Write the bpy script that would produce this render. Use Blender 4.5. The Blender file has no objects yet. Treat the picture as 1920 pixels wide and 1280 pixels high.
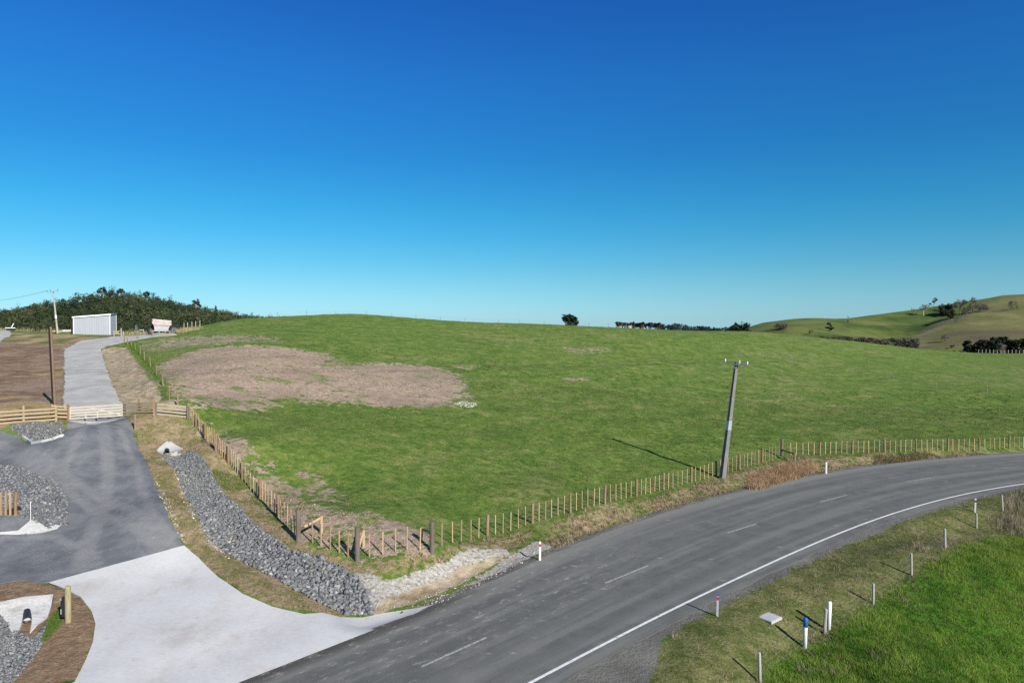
import bpy, math, random
import numpy as np
from mathutils import Vector, Matrix
from mathutils.geometry import delaunay_2d_cdt

random.seed(7)
rng = np.random.default_rng(7)
scene = bpy.context.scene
COL = scene.collection
R = math.radians

# ------------------------------------------------------------------ camera
CAM_H = 12.0
F = 1280.0                      # focal length in pixels of the 1920 px wide photograph
PITCH = math.atan(25 / F)
cam_data = bpy.data.cameras.new("camera")
cam_data.sensor_width = 36.0
cam_data.lens = 24.0
cam_data.clip_start = 0.5
cam_data.clip_end = 20000
cam = bpy.data.objects.new("camera", cam_data)
cam.location = (0, 0, CAM_H)
cam.rotation_euler = (R(90) - PITCH, 0, 0)
COL.objects.link(cam)
scene.camera = cam

# ------------------------------------------------------------------ sky and sun
SUN_ELEV = R(30)
SUN_DIR = Vector((0.605, -0.796, 0)).normalized()      # towards the sun, on plan
world = bpy.data.worlds.new("World")
scene.world = world
world.use_nodes = True
wt = world.node_tree
wt.nodes.clear()
w_out = wt.nodes.new("ShaderNodeOutputWorld")
w_bg = wt.nodes.new("ShaderNodeBackground")
w_bg.inputs["Strength"].default_value = 0.1015
w_sky = wt.nodes.new("ShaderNodeTexSky")
w_sky.sky_type = 'NISHITA'
w_sky.sun_disc = False
w_sky.sun_elevation = SUN_ELEV
w_sky.sun_rotation = math.atan2(SUN_DIR.x, SUN_DIR.y)
w_sky.altitude = 50
w_sky.air_density = 1.0
w_sky.dust_density = 0.3
w_sky.ozone_density = 3.0
w_tc = wt.nodes.new("ShaderNodeTexCoord")
w_sep = wt.nodes.new("ShaderNodeSeparateXYZ")
w_max = wt.nodes.new("ShaderNodeMath"); w_max.operation = 'MAXIMUM'; w_max.inputs[1].default_value = 0.012
w_com = wt.nodes.new("ShaderNodeCombineXYZ")
w_ramp = wt.nodes.new("ShaderNodeValToRGB")
w_mul = wt.nodes.new("ShaderNodeMix"); w_mul.data_type = 'RGBA'; w_mul.blend_type = 'MULTIPLY'
w_mul.inputs[0].default_value = 1.0
wt.links.new(w_tc.outputs["Generated"], w_sep.inputs[0])
wt.links.new(w_sep.outputs["X"], w_com.inputs["X"])
wt.links.new(w_sep.outputs["Y"], w_com.inputs["Y"])
wt.links.new(w_sep.outputs["Z"], w_max.inputs[0])
wt.links.new(w_max.outputs[0], w_com.inputs["Z"])
wt.links.new(w_com.outputs[0], w_sky.inputs["Vector"])
wt.links.new(w_max.outputs[0], w_ramp.inputs[0])
SKY_TINT = [(p, tuple(0.8 * q for q in c)) for p, c in [
    (0.012, (0.454, 0.799, 1.20)), (0.058, (0.366, 0.734, 0.962)), (0.089, (0.272, 0.706, 0.909)), (0.128, (0.182, 0.687, 0.908)),
    (0.166, (0.135, 0.668, 0.915)), (0.239, (0.103, 0.595, 0.949)), (0.341, (0.104, 0.567, 1.059)), (0.46, (0.094, 0.465, 1.08)), (0.70, (0.42, 0.62, 0.90)), (1.0, (0.46, 0.64, 0.86))]]
def set_sky_tint(stops):
    cr = w_ramp.color_ramp
    while len(cr.elements) > 1: cr.elements.remove(cr.elements[-1])
    cr.elements[0].position = stops[0][0]; cr.elements[0].color = (*stops[0][1], 1)
    for p, c in stops[1:]:
        e = cr.elements.new(p); e.color = (*c, 1)
set_sky_tint(SKY_TINT)
wt.links.new(w_sky.outputs[0], w_mul.inputs[6])
wt.links.new(w_ramp.outputs[0], w_mul.inputs[7])
wt.links.new(w_mul.outputs[2], w_bg.inputs["Color"])
wt.links.new(w_bg.outputs[0], w_out.inputs[0])

sun_data = bpy.data.lights.new("sun", 'SUN')
sun_data.energy = 5.0
sun_data.angle = R(0.55)
sun_data.color = (1.0, 0.955, 0.86)
sun = bpy.data.objects.new("sun", sun_data)
COL.objects.link(sun)
_sd = Vector((SUN_DIR.x * math.cos(SUN_ELEV), SUN_DIR.y * math.cos(SUN_ELEV), math.sin(SUN_ELEV)))
sun.rotation_euler = _sd.to_track_quat('Z', 'Y').to_euler()
sun.location = (60, -80, 60)

scene.view_settings.view_transform = 'Standard'
scene.view_settings.look = 'None'
scene.view_settings.exposure = 0.55
scene.view_settings.gamma = 1.0
scene.cycles.use_denoising = False

# ------------------------------------------------------------------ helpers
def tag(o, label=None, cat=None, group=None, kind=None):
    if label: o["label"] = label
    if cat: o["category"] = cat
    if group: o["group"] = group
    if kind: o["kind"] = kind
    return o

def empty(name, loc=(0, 0, 0), rz=0.0):
    o = bpy.data.objects.new(name, None)
    o.location = loc; o.rotation_euler = (0, 0, rz)
    o.empty_display_size = 0.2
    COL.objects.link(o)
    return o

class MB:
    """collects shapes and links them as one mesh object"""
    def __init__(s): s.v = []; s.f = []; s.m = []
    def add(s, verts, faces, mi=0):
        b = len(s.v)
        s.v += [tuple(v) for v in verts]
        s.f += [tuple(i + b for i in f) for f in faces]
        s.m += [mi] * len(faces)
        return s
    def box(s, c, size, rot=None, mi=0, taper=1.0):
        x, y, z = [q / 2 for q in size]
        P = [(-x, -y, -z), (x, -y, -z), (x, y, -z), (-x, y, -z),
             (-x * taper, -y * taper, z), (x * taper, -y * taper, z), (x * taper, y * taper, z), (-x * taper, y * taper, z)]
        if rot is not None: P = [rot @ Vector(p) for p in P]
        P = [Vector(p) + Vector(c) for p in P]
        return s.add(P, [(0, 3, 2, 1), (4, 5, 6, 7), (0, 1, 5, 4), (1, 2, 6, 5), (2, 3, 7, 6), (3, 0, 4, 7)], mi)
    def bar(s, a, b, w, h, mi=0):
        a, b = Vector(a), Vector(b); d = b - a; L = d.length
        if L < 1e-6: return s
        return s.box((a + b) / 2, (w, h, L), d.to_track_quat('Z', 'Y').to_matrix(), mi)
    def tube(s, pts, radii, n=8, mi=0, cap=True):
        pts = [Vector(p) for p in pts]
        if not hasattr(radii, '__len__'): radii = [radii] * len(pts)
        V = []; Fc = []
        up = None
        for i, p in enumerate(pts):
            d = (pts[min(i + 1, len(pts) - 1)] - pts[max(i - 1, 0)]).normalized()
            if up is None:
                up = Vector((0, 0, 1)) if abs(d.z) < 0.9 else Vector((1, 0, 0))
            u = d.cross(up).normalized(); w = u.cross(d).normalized(); up = w
            for k in range(n):
                a = 2 * math.pi * k / n
                V.append(p + (u * math.cos(a) + w * math.sin(a)) * radii[i])
        for i in range(len(pts) - 1):
            for k in range(n):
                k2 = (k + 1) % n
                Fc.append((i * n + k, i * n + k2, (i + 1) * n + k2, (i + 1) * n + k))
        if cap:
            Fc.append(tuple(range(n - 1, -1, -1)))
            Fc.append(tuple((len(pts) - 1) * n + k for k in range(n)))
        return s.add(V, Fc, mi)
    def ring(s, c, axis, R1, r, n=24, m=8, mi=0):
        axis = Vector(axis).normalized()
        u = axis.orthogonal().normalized(); w = axis.cross(u)
        V = []; Fc = []
        for i in range(n):
            a = 2 * math.pi * i / n
            d = u * math.cos(a) + w * math.sin(a)
            for k in range(m):
                b = 2 * math.pi * k / m
                V.append(Vector(c) + d * (R1 + r * math.cos(b)) + axis * (r * 1.1 * math.sin(b)))
        for i in range(n):
            for k in range(m):
                Fc.append((i * m + k, ((i + 1) % n) * m + k, ((i + 1) % n) * m + (k + 1) % m, i * m + (k + 1) % m))
        return s.add(V, Fc, mi)
    def mesh(s, name, mats, smooth=False):
        me = bpy.data.meshes.new(name)
        me.from_pydata(s.v, [], s.f)
        for m in (mats if isinstance(mats, (list, tuple)) else [mats]): me.materials.append(m)
        if any(s.m): me.polygons.foreach_set("material_index", s.m)
        if smooth: me.polygons.foreach_set("use_smooth", [True] * len(me.polygons))
        me.update()
        return me
    def build(s, name, mats, parent=None, smooth=False):
        return link(name, s.mesh(name, mats, smooth), parent)

def link(name, me, parent=None):
    o = bpy.data.objects.new(name, me)
    COL.objects.link(o)
    if parent is not None: o.parent = parent
    return o

def np_mesh(name, V, Fc, nper, mat, col=None, smooth=False):
    """fast mesh from arrays; faces all with nper corners; optional per-vertex colour"""
    me = bpy.data.meshes.new(name)
    V = np.ascontiguousarray(V, dtype=np.float32); Fc = np.ascontiguousarray(Fc, dtype=np.int32)
    me.vertices.add(len(V)); me.vertices.foreach_set("co", V.ravel())
    nf = len(Fc)
    me.loops.add(nf * nper); me.loops.foreach_set("vertex_index", Fc.ravel())
    me.polygons.add(nf)
    me.polygons.foreach_set("loop_start", np.arange(0, nf * nper, nper, dtype=np.int32))
    me.polygons.foreach_set("loop_total", np.full(nf, nper, dtype=np.int32))
    if smooth: me.polygons.foreach_set("use_smooth", np.ones(nf, dtype=bool))
    if col is not None:
        at = me.attributes.new("col", 'FLOAT_COLOR', 'POINT')
        c4 = np.ones((len(V), 4), dtype=np.float32); c4[:, :3] = col
        at.data.foreach_set("color", c4.ravel())
    me.materials.append(mat)
    me.update(calc_edges=True)
    return me

def lin(r, g, b):
    f = lambda c: (c / 255 / 12.92) if c / 255 <= 0.04045 else ((c / 255 + 0.055) / 1.055) ** 2.4
    return (f(r), f(g), f(b))

# ------------------------------------------------------------------ shader helpers
class NT:
    def __init__(s, name, rough=0.9, spec=0.2):
        s.mat = bpy.data.materials.new(name); s.mat.use_nodes = True
        s.t = s.mat.node_tree; s.t.nodes.clear()
        s.out = s.t.nodes.new("ShaderNodeOutputMaterial")
        s.b = s.t.nodes.new("ShaderNodeBsdfPrincipled")
        s.b.inputs["Roughness"].default_value = rough
        s.b.inputs["Specular IOR Level"].default_value = spec
        s.t.links.new(s.b.outputs[0], s.out.inputs[0])
        g = s.t.nodes.new("ShaderNodeNewGeometry"); s.pos = g.outputs["Position"]
    def L(s, a, b): s.t.links.new(a, b)
    def setin(s, sock, v):
        if isinstance(v, bpy.types.NodeSocket): s.L(v, sock)
        elif isinstance(v, (tuple, list)) and len(v) == 3 and sock.type == 'RGBA': sock.default_value = (*v, 1)
        else: sock.default_value = v
    def local(s):
        n = s.t.nodes.new("ShaderNodeTexCoord"); return n.outputs["Object"]
    def mapping(s, vec, scale=(1, 1, 1), rot=(0, 0, 0)):
        n = s.t.nodes.new("ShaderNodeMapping"); s.L(vec, n.inputs[0])
        n.inputs["Scale"].default_value = scale; n.inputs["Rotation"].default_value = rot
        return n.outputs[0]
    def noise(s, scale, detail=4, rough=0.55, vec=None, dist=0.0):
        n = s.t.nodes.new("ShaderNodeTexNoise")
        s.L(vec if vec is not None else s.pos, n.inputs["Vector"])
        n.inputs["Scale"].default_value = scale; n.inputs["Detail"].default_value = detail
        n.inputs["Roughness"].default_value = rough; n.inputs["Distortion"].default_value = dist
        return n.outputs[0]
    def voronoi(s, scale, vec=None, feature='F1', out="Distance"):
        n = s.t.nodes.new("ShaderNodeTexVoronoi"); n.feature = feature
        s.L(vec if vec is not None else s.pos, n.inputs["Vector"]); n.inputs["Scale"].default_value = scale
        return n.outputs[out]
    def ramp(s, fac, stops):
        n = s.t.nodes.new("ShaderNodeValToRGB"); s.L(fac, n.inputs[0])
        cr = n.color_ramp
        cr.elements[0].position = stops[0][0]; cr.elements[0].color = (*stops[0][1], 1)
        cr.elements[1].position = stops[1][0]; cr.elements[1].color = (*stops[1][1], 1)
        for p, c in stops[2:]:
            e = cr.elements.new(p); e.color = (*c, 1)
        return n.outputs[0]
    def mix(s, fac, a, b, mode='MIX'):
        n = s.t.nodes.new("ShaderNodeMix"); n.data_type = 'RGBA'; n.blend_type = mode
        s.setin(n.inputs[0], fac); s.setin(n.inputs[6], a); s.setin(n.inputs[7], b)
        return n.outputs[2]
    def math(s, op, a, b=0.0, c=0.0):
        n = s.t.nodes.new("ShaderNodeMath"); n.operation = op
        s.setin(n.inputs[0], a); s.setin(n.inputs[1], b)
        if len(n.inputs) > 2: s.setin(n.inputs[2], c)
        return n.outputs[0]
    def step(s, v, lo, hi):
        n = s.t.nodes.new("ShaderNodeMapRange"); n.interpolation_type = 'SMOOTHSTEP'
        s.setin(n.inputs[0], v); n.inputs[1].default_value = lo; n.inputs[2].default_value = hi
        return n.outputs[0]
    def attr(s, name):
        n = s.t.nodes.new("ShaderNodeAttribute"); n.attribute_name = name
        return n
    def bump(s, h, strength=0.5, dist=0.1):
        n = s.t.nodes.new("ShaderNodeBump"); s.L(h, n.inputs["Height"])
        n.inputs["Strength"].default_value = strength; n.inputs["Distance"].default_value = dist
        s.L(n.outputs[0], s.b.inputs["Normal"])
    def color(s, c): s.setin(s.b.inputs["Base Color"], c); return s.mat

def simple(name, c, rough=0.8, spec=0.25, var=0.25, scale=6.0, metal=0.0, stretch=(1, 1, 1)):
    n = NT(name, rough, spec)
    v = n.mapping(n.local(), stretch)
    f = n.noise(scale, 5, 0.6, v)
    d = tuple(x * (1 - var) for x in c); l = tuple(min(1, x * (1 + var)) for x in c)
    n.b.inputs["Metallic"].default_value = metal
    return n.color(n.ramp(f, [(0.3, d), (0.7, l)]))

def wood(name, c, grey=(0.3, 0.28, 0.25), age=0.3):
    n = NT(name, 0.85, 0.15)
    v = n.mapping(n.local(), (18, 18, 1.6))
    f = n.noise(2.0, 5, 0.65, v)
    f2 = n.noise(0.9, 3, 0.5)
    a = n.ramp(f, [(0.25, tuple(x * 0.6 for x in c)), (0.75, tuple(min(1, x * 1.25) for x in c))])
    m = n.math('MULTIPLY', n.step(f2, 0.35, 0.75), age)
    return n.color(n.mix(m, a, grey))

# ------------------------------------------------------------------ terrain heights
def ray(px, py):
    u = (px - 960) / F; v = (640 - py) / F
    d = np.array([u, math.cos(PITCH) + v * -math.sin(-PITCH) * 1.0, 0.0])
    fwd = np.array([0, math.cos(PITCH), -math.sin(PITCH)]); up = np.array([0, math.sin(PITCH), math.cos(PITCH)])
    d = fwd + up * v + np.array([u, 0, 0])
    return d / d[1]
def at_depth(px, py, Y):
    d = ray(px, py); return np.array([d[0] * Y, Y, CAM_H + d[2] * Y])
def at_z(px, py, z=0.0):
    d = ray(px, py); t = (z - CAM_H) / d[2]; return np.array([d[0] * t, t, z])
def at_xz(px, Y, z):                       # column px at distance Y with a given height
    return np.array([(px - 960) / F * Y, Y, z])

def ctrl_points():
    P = []
    zrow = [(1635,1133,-.25),(1800,1150,-1.0),(1920,1280,-1.9),(1500,1275,-.7),(1900,1000,-.6),(1770,1032,-.35),(1509,1211,-.3),
            (1345,1155,-.05),(1700,1280,-1.4),(2200,1000,-1.2),(2300,1280,-2.6),
            (670,1049,.95),(810,1035,.78),(913,1003,.62),(1069,961,.5),(1193,930,.45),(1343,891,.4),(1466,854,.5),(1598,849.5,.5),(1777,845,.5),(1892,840,.5),(2100,836,.5),
            (559,1013,1.2),(520,969,1.5),(454,899,2.5),(405,846,3.5),(353,783,4.85),
            (0,1280,0),(-300,1280,0),(300,1200,.04),(600,1158,0),(450,1100,.28),(640,1100,.5),(500,1060,.66),(700,1000,1.35),(640,960,1.7),(180,1140,.2)]
    def on_slope(px, y):            # the even slope of the entrance, from the road up to the gate
        Y = (11.4 + 0.19 * 32) / (0.19 + (y - 615) / F); return at_depth(px, y, Y)
    for y in (1093, 1058, 1023, 993, 960, 931, 905, 880, 838, 810):
        for px in ((-250, 0, 90, 200, 290) if y < 1030 else (-250, 0, 90)): P.append(on_slope(px, y))
    for px, y in ((154,1075.5),(218,1058),(282,1040.5),(345,1023),(310,960),(350,905),(345,860),(300,820),(420,1000),(390,950),(360,1000)): P.append(on_slope(px, y))
    P += [at_z(*q) for q in zrow]
    yrow = [(180,783,53.5),(165,740,64),(165,700,78),(170,660,98),(200,640,113),(290,627,132),(180,626,130),(50,622,128),
            (40,790,53.5),(40,700,79),(40,650,103),(0,620,130),(-250,790,53.5),(-250,700,79),(-250,650,103),(-250,620,130),
            (333,764,57),(318,748.5,61),(305,723,68),(293,703,75),(271,675,88),(254,656,100),(239,646,109)]
    P += [at_depth(*q) for q in yrow]
    cols = {450: [(60,5.0),(80,7.8),(100,10),(130,12.4),(150,13.9),(200,8)],
            350: [(80,7.6),(100,9.4),(120,11.2),(140,11.9),(160,10.5)],
            650: [(60,3.6),(80,6),(100,8.3),(130,11.8),(150,14),(170,15.5),(195,14.5),(220,11)],
            800: [(60,2.9),(80,4.9),(100,6.9),(130,10),(150,12.2),(172,14.2),(195,13.4),(225,9)],
            1000: [(60,2),(80,3.6),(100,5.3),(130,8.3),(150,10.4),(170,12.4),(180,13.1),(200,12.4),(225,9)],
            1200: [(60,1.3),(80,2.5),(100,3.8),(130,6.6),(150,9),(170,11.2),(185,11.8),(205,11.2),(225,8.5)],
            1400: [(65,.9),(80,1.5),(100,2.5),(130,4.6),(151,6.4),(180,9.6),(205,11),(220,10.4)],
            1600: [(80,1),(100,1.6),(128,2.9),(160,4.9),(195,7.5),(210,8),(228,7.2)],
            1800: [(80,.9),(105,1.8),(140,2.6),(180,3.4),(215,4.3),(232,3.8)],
            1920: [(80,.9),(100,1.4),(150,2.2),(220,3.6),(235,3.2)],
            2300: [(66,.5),(80,.8),(150,2),(220,3.6)],
            150: [(150,10.4),(165,9),(200,3)], -100: [(150,10.4),(165,9),(200,3)], -400: [(100,9),(150,10),(200,3)], 280: [(145,10.6),(160,9.2),(200,3)]}
    for px, L in cols.items():
        for Y, z in L: P.append(at_xz(px, Y, z))
    for px in (300, 450, 600, 750, 900, 1050):
        for Y, z in ((262, 2.0), (300, -5), (340, -8)): P.append(at_xz(px, Y, z))
    for px in (1250, 1450, 1600, 1800, 1950, 2200, 2500):
        for Y, z in ((255, 1.0), (285, -3.5), (320, -6)): P.append(at_xz(px, Y, z + (4 if Y == 255 and px < 1700 else 0)))
    for x in (-70, -40, -15, 10, 40, 80):
        for y in (-60, -20, 5): P.append(np.array([x, y, 0.0]))
    for x in (-4, 0, 6, 14, 24, 36): P.append(np.array([x, 22 + 0.75 * max(x, -2), 0.0]))
    return np.array(P)

class RBF:
    def __init__(s, P, c, lam):
        s.xy = P[:, :2]; s.c = c; n = len(P)
        d = np.linalg.norm(s.xy[:, None] - s.xy[None], axis=2)
        K = -np.sqrt(d * d + c * c) + np.eye(n) * -lam
        A = np.zeros((n + 3, n + 3)); A[:n, :n] = K
        A[:n, n] = 1; A[:n, n + 1:] = s.xy; A[n, :n] = 1; A[n + 1:, :n] = s.xy.T
        b = np.zeros(n + 3); b[:n] = P[:, 2]
        s.w = np.linalg.solve(A, b)
    def __call__(s, x, y):
        x = np.asarray(x, float).ravel(); y = np.asarray(y, float).ravel(); out = np.empty(len(x)); n = len(s.xy)
        for i in range(0, len(x), 20000):
            q = np.stack([x[i:i + 20000], y[i:i + 20000]], 1)
            d2 = ((q[:, None] - s.xy[None]) ** 2).sum(2)
            out[i:i + 20000] = -np.sqrt(d2 + s.c ** 2) @ s.w[:n] + s.w[n] + q @ s.w[n + 1:]
        return out

near = RBF(ctrl_points(), 5.0, 0.35)

def far_points():
    P = []
    ridge = [(-300,596),(-150,590),(0,584),(60,577),(150,555),(220,545),(280,554),(340,570),(400,582),(460,592),(520,600),(600,606)]
    for px, y in ridge:
        zt = CAM_H + (615 - y) / F * 450
        P.append(at_xz(px, 450, zt - 4.6)); P.append(at_xz(px, 620, zt - 22))
        P.append(at_xz(px, 380, zt * 0.55 - 2))
        P.append(at_xz(px, 300, -4))
    for px, y in [(1380,622),(1420,608.5),(1450,603),(1500,597),(1590,597),(1650,589),(1730,578),(1830,563),(1870,558),(1920,553.5),(2100,545),(2500,538)]:
        P.append(at_xz(px, 600, CAM_H + (615 - y) / F * 600)); P.append(at_xz(px, 700, CAM_H + (615 - y) / F * 600 - 14))
    for px, y, Y in [(1460,616,470),(1600,620,480),(1700,609,500),(1780,600,520),(1620,632,420),(1700,634,430),(1722,637,365),(1560,634,410),
                     (1690,634,470),(1770,601,555),(1730,619,510),(1838,568,610),(1760,613,420),(1800,590,470),(1920,575,520),(1920,602,420),(1920,628,340),(1850,642,330),(1800,648,330),(1740,650,340),(1660,645,390),(1590,640,390),
                     (2200,570,500),(2200,620,350)]:
        P.append(at_depth(px, y, Y))
    for px in (780, 950, 1150, 1330):
        for Y in (300, 450, 650): P.append(at_xz(px, Y, -12))
    for px in (-600, 200, 900, 1300, 1700, 2500):
        for Y in (1200, 2500, 5000): P.append(at_xz(px, Y, -12))
    for px in (1500, 1700, 2000): P.append(at_xz(px, 285, -6))
    return np.array(P)
far = RBF(far_points(), 9.0, 2.0)

# --- the road, on the level plane z = 0
dash_px = [(850,1222),(1175.5,1076.5),(1391,990.5),(1563,934.5),(1722,899.5),(1886,877.5)]
cl = [at_z(*p)[:2] for p in dash_px]
d0 = (cl[1] - cl[0]) / np.linalg.norm(cl[1] - cl[0])
cl = [cl[0] - d0 * 60, cl[0] - d0 * 30, cl[0] - d0 * 10] + cl
dl = (cl[-1] - cl[-2]) / np.linalg.norm(cl[-1] - cl[-2])
def rot2(v, a): return np.array([v[0] * math.cos(a) - v[1] * math.sin(a), v[0] * math.sin(a) + v[1] * math.cos(a)])
for k in range(5):
    dl = rot2(dl, R(-7)); cl.append(cl[-1] + dl * 12)
def catmull(P, step=1.0):
    P = [np.array(p, float) for p in P]
    P = [2 * P[0] - P[1]] + P + [2 * P[-1] - P[-2]]
    out = []
    for i in range(1, len(P) - 2):
        n = max(2, int(np.linalg.norm(P[i + 1] - P[i]) / step))
        for k in range(n):
            t = k / n
            out.append(0.5 * (2 * P[i] + (P[i + 1] - P[i - 1]) * t + (2 * P[i - 1] - 5 * P[i] + 4 * P[i + 1] - P[i + 2]) * t * t + (3 * P[i] - P[i - 1] - 3 * P[i + 1] + P[i + 2]) * t ** 3))
    out.append(P[-2]); return np.array(out)
CL = catmull(cl, 1.0)
for _ in range(6): CL[1:-1] = (CL[:-2] + 2 * CL[1:-1] + CL[2:]) / 4
TAN = np.gradient(CL, axis=0); TAN /= np.linalg.norm(TAN, axis=1)[:, None]
NRM = np.stack([TAN[:, 1], -TAN[:, 0]], 1)         # to the right (camera side)
ARC = np.concatenate([[0], np.cumsum(np.linalg.norm(np.diff(CL, axis=0), axis=1))])
def road_offset(x, y):
    """signed distance from the centre line, positive on the camera's side"""
    q = np.stack([np.ravel(x), np.ravel(y)], 1); out = np.full(len(q), 999.0)
    m = (q[:, 1] > -40) & (q[:, 1] < 110) & (np.abs(q[:, 0]) < 120)
    idx = np.where(m)[0]
    for i in range(0, len(idx), 20000):
        j = idx[i:i + 20000]
        d2 = ((q[j][:, None] - CL[None]) ** 2).sum(2); k = d2.argmin(1)
        rel = q[j] - CL[k]; side = (rel * NRM[k]).sum(1)
        out[j] = np.where(side > 0, 1, -1) * np.sqrt(d2[np.arange(len(j)), k])
    return out

def _edge(pxs):
    P = np.array([at_z(*p)[:2] for p in pxs]); k = np.array([int(np.argmin(((CL - p) ** 2).sum(1))) for p in P])
    o = np.abs(road_offset(P[:, 0], P[:, 1])); i = np.argsort(ARC[k]); v = np.interp(ARC, ARC[k][i], o[i])
    for _ in range(30): v[1:-1] = (v[:-2] + 2 * v[1:-1] + v[2:]) / 4
    return v
E_NEAR = _edge([(990,1279),(1300,1123),(1431,1063),(1520,1022),(1571,1000),(1660,968),(1828,922),(1918,907.5)])     # to the white edge line
E_FAR = _edge([(450,1280),(550,1240),(650,1198),(740,1166),(830,1132),(960,1075),(1100,1010),(1300,946),(1400,918),(1520,894),(1642,873),(1739,863),(1918,850)])
def road_margins(x, y):
    q = np.stack([np.ravel(x), np.ravel(y)], 1); k = np.zeros(len(q), int)
    m = np.where((q[:, 1] > -40) & (q[:, 1] < 110) & (np.abs(q[:, 0]) < 120))[0]
    for i in range(0, len(m), 20000): j = m[i:i + 20000]; k[j] = ((q[j][:, None] - CL[None]) ** 2).sum(2).argmin(1)
    return E_NEAR[k], E_FAR[k]

def sstep(v, a, b):
    t = np.clip((v - a) / (b - a), 0, 1); return t * t * (3 - 2 * t)

def poly_sd(poly, x, y):
    """signed distance to polygon, positive inside"""
    poly = np.asarray(poly)[:, :2]; x = np.ravel(x); y = np.ravel(y)
    out = np.full(len(x), -99.0)
    lo = poly.min(0) - 4; hi = poly.max(0) + 4
    idx = np.where((x > lo[0]) & (x < hi[0]) & (y > lo[1]) & (y < hi[1]))[0]
    if len(idx) == 0: return out
    X = x[idx]; Y = y[idx]; best = np.full(len(X), 1e9); ins = np.zeros(len(X), bool)
    n = len(poly)
    for i in range(n):
        a = poly[i]; b = poly[(i + 1) % n]; e = b - a
        t = np.clip(((X - a[0]) * e[0] + (Y - a[1]) * e[1]) / max(e @ e, 1e-9), 0, 1)
        best = np.minimum(best, (X - a[0] - t * e[0]) ** 2 + (Y - a[1] - t * e[1]) ** 2)
        c = ((a[1] > Y) != (b[1] > Y))
        with np.errstate(divide='ignore', invalid='ignore'):
            ins ^= c & (X < (b[0] - a[0]) * (Y - a[1]) / (b[1] - a[1] + 1e-12) + a[0])
    d = np.sqrt(best); out[idx] = np.where(ins, d, -d); return out

def line_d(line, x, y):
    line = np.asarray(line)[:, :2]; best = np.full(np.size(x), 1e9); x = np.ravel(x); y = np.ravel(y)
    for a, b in zip(line[:-1], line[1:]):
        e = b - a
        t = np.clip(((x - a[0]) * e[0] + (y - a[1]) * e[1]) / max(e @ e, 1e-9), 0, 1)
        best = np.minimum(best, (x - a[0] - t * e[0]) ** 2 + (y - a[1] - t * e[1]) ** 2)
    return np.sqrt(best)

def base_h(x, y):
    x = np.ravel(np.asarray(x, float)); y = np.ravel(np.asarray(y, float))
    zn = np.clip(near(x, y), -8, 18)
    lim = np.clip(x, -95, 145)
    zf = np.clip(far(np.clip(x, -1500, 1500), np.clip(y, 200, 4000)), -14, 60)
    w = sstep(y, 228, 300)
    z = zn * (1 - w) + zf * w
    w2 = np.clip(np.maximum(sstep(np.abs(x), 170, 420) * (y < 300), sstep(-y, 30, 90)), 0, 1)
    z = z * (1 - w2) + (-1.0) * w2
    o = road_offset(x, y)
    k = np.where(o > 0, 1 - sstep(o, 5.9, 9.0), 1 - sstep(-o, 5.5, 7.6))
    z = z * (1 - k)
    return z

# ray onto the ground, before and after the small cuts
def make_ground_caster(fn):
    T = np.concatenate([np.linspace(12, 100, 700), np.geomspace(100.2, 900, 900)])
    def G(px, py):
        d = ray(px, py)
        x = d[0] * T; z = CAM_H + d[2] * T
        dz = z - fn(x, T)
        i = np.where(dz <= 0)[0]
        if len(i) == 0: return None
        i = max(i[0], 1); a, b = dz[i - 1], dz[i]
        t = T[i - 1] + (T[i] - T[i - 1]) * a / (a - b)
        return np.array([d[0] * t, t, CAM_H + d[2] * t])
    return G
G0 = make_ground_caster(base_h)
def poly_w(pts, caster=G0): return np.array([caster(*p) for p in pts])

BANK_FOOT = np.array([at_z(*p, -0.05) for p in [(700,1150),(716,1138),(780,1112),(862,1082),(955,1045),(985,1040),(930,1075),(840,1118),(760,1142)]])
SWALE_PX = [(322,852),(345,890),(385,950),(450,1012),(530,1065),(600,1098),(655,1128),(690,1152)]
SWALE = poly_w(SWALE_PX)
DITCH = poly_w([(205,655),(215,690),(235,720),(275,755)])

HARD = [poly_w([(128,790),(236,783),(345,1023),(455,1114),(640,1162),(828,1134),(800,1279),(100,1279),(176,1180),(90,1095),(-250,1105),(-250,812),(0,806),(118,820)]),
        poly_w([(120,788),(112,720),(121,655),(150,638),(300,624),(335,628),(240,641),(190,655),(207,712),(240,783)])]
def full_h(x, y):
    x = np.ravel(np.asarray(x, float)); y = np.ravel(np.asarray(y, float))
    z = base_h(x, y)
    sd = poly_sd(BANK_FOOT, x, y); w = sstep(sd, -0.55, 0.05)
    z = z * (1 - w) + (-0.1) * w
    d = line_d(SWALE, x, y); z = z - 0.45 * (1 - sstep(d, 0.3, 1.5))
    d = line_d(DITCH, x, y); z = z - 0.5 * (1 - sstep(d, 0.2, 2.2))
    o = road_offset(x, y)
    amp = np.clip(np.minimum(np.abs(o) - 5.5, 3) / 3, 0, 1)
    for hp in HARD: amp = amp * (1 - sstep(poly_sd(hp, x, y), -2.0, 0.2))
    z = z + amp * (0.07 * np.sin(x * 0.9 + 1.3 * np.sin(y * 0.37)) * np.sin(y * 0.8 + np.sin(x * .5)) + 0.03 * np.sin(x * 2.7 + y * 1.9) * np.sin(y * 2.3 - x * .8))
    return z

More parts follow.
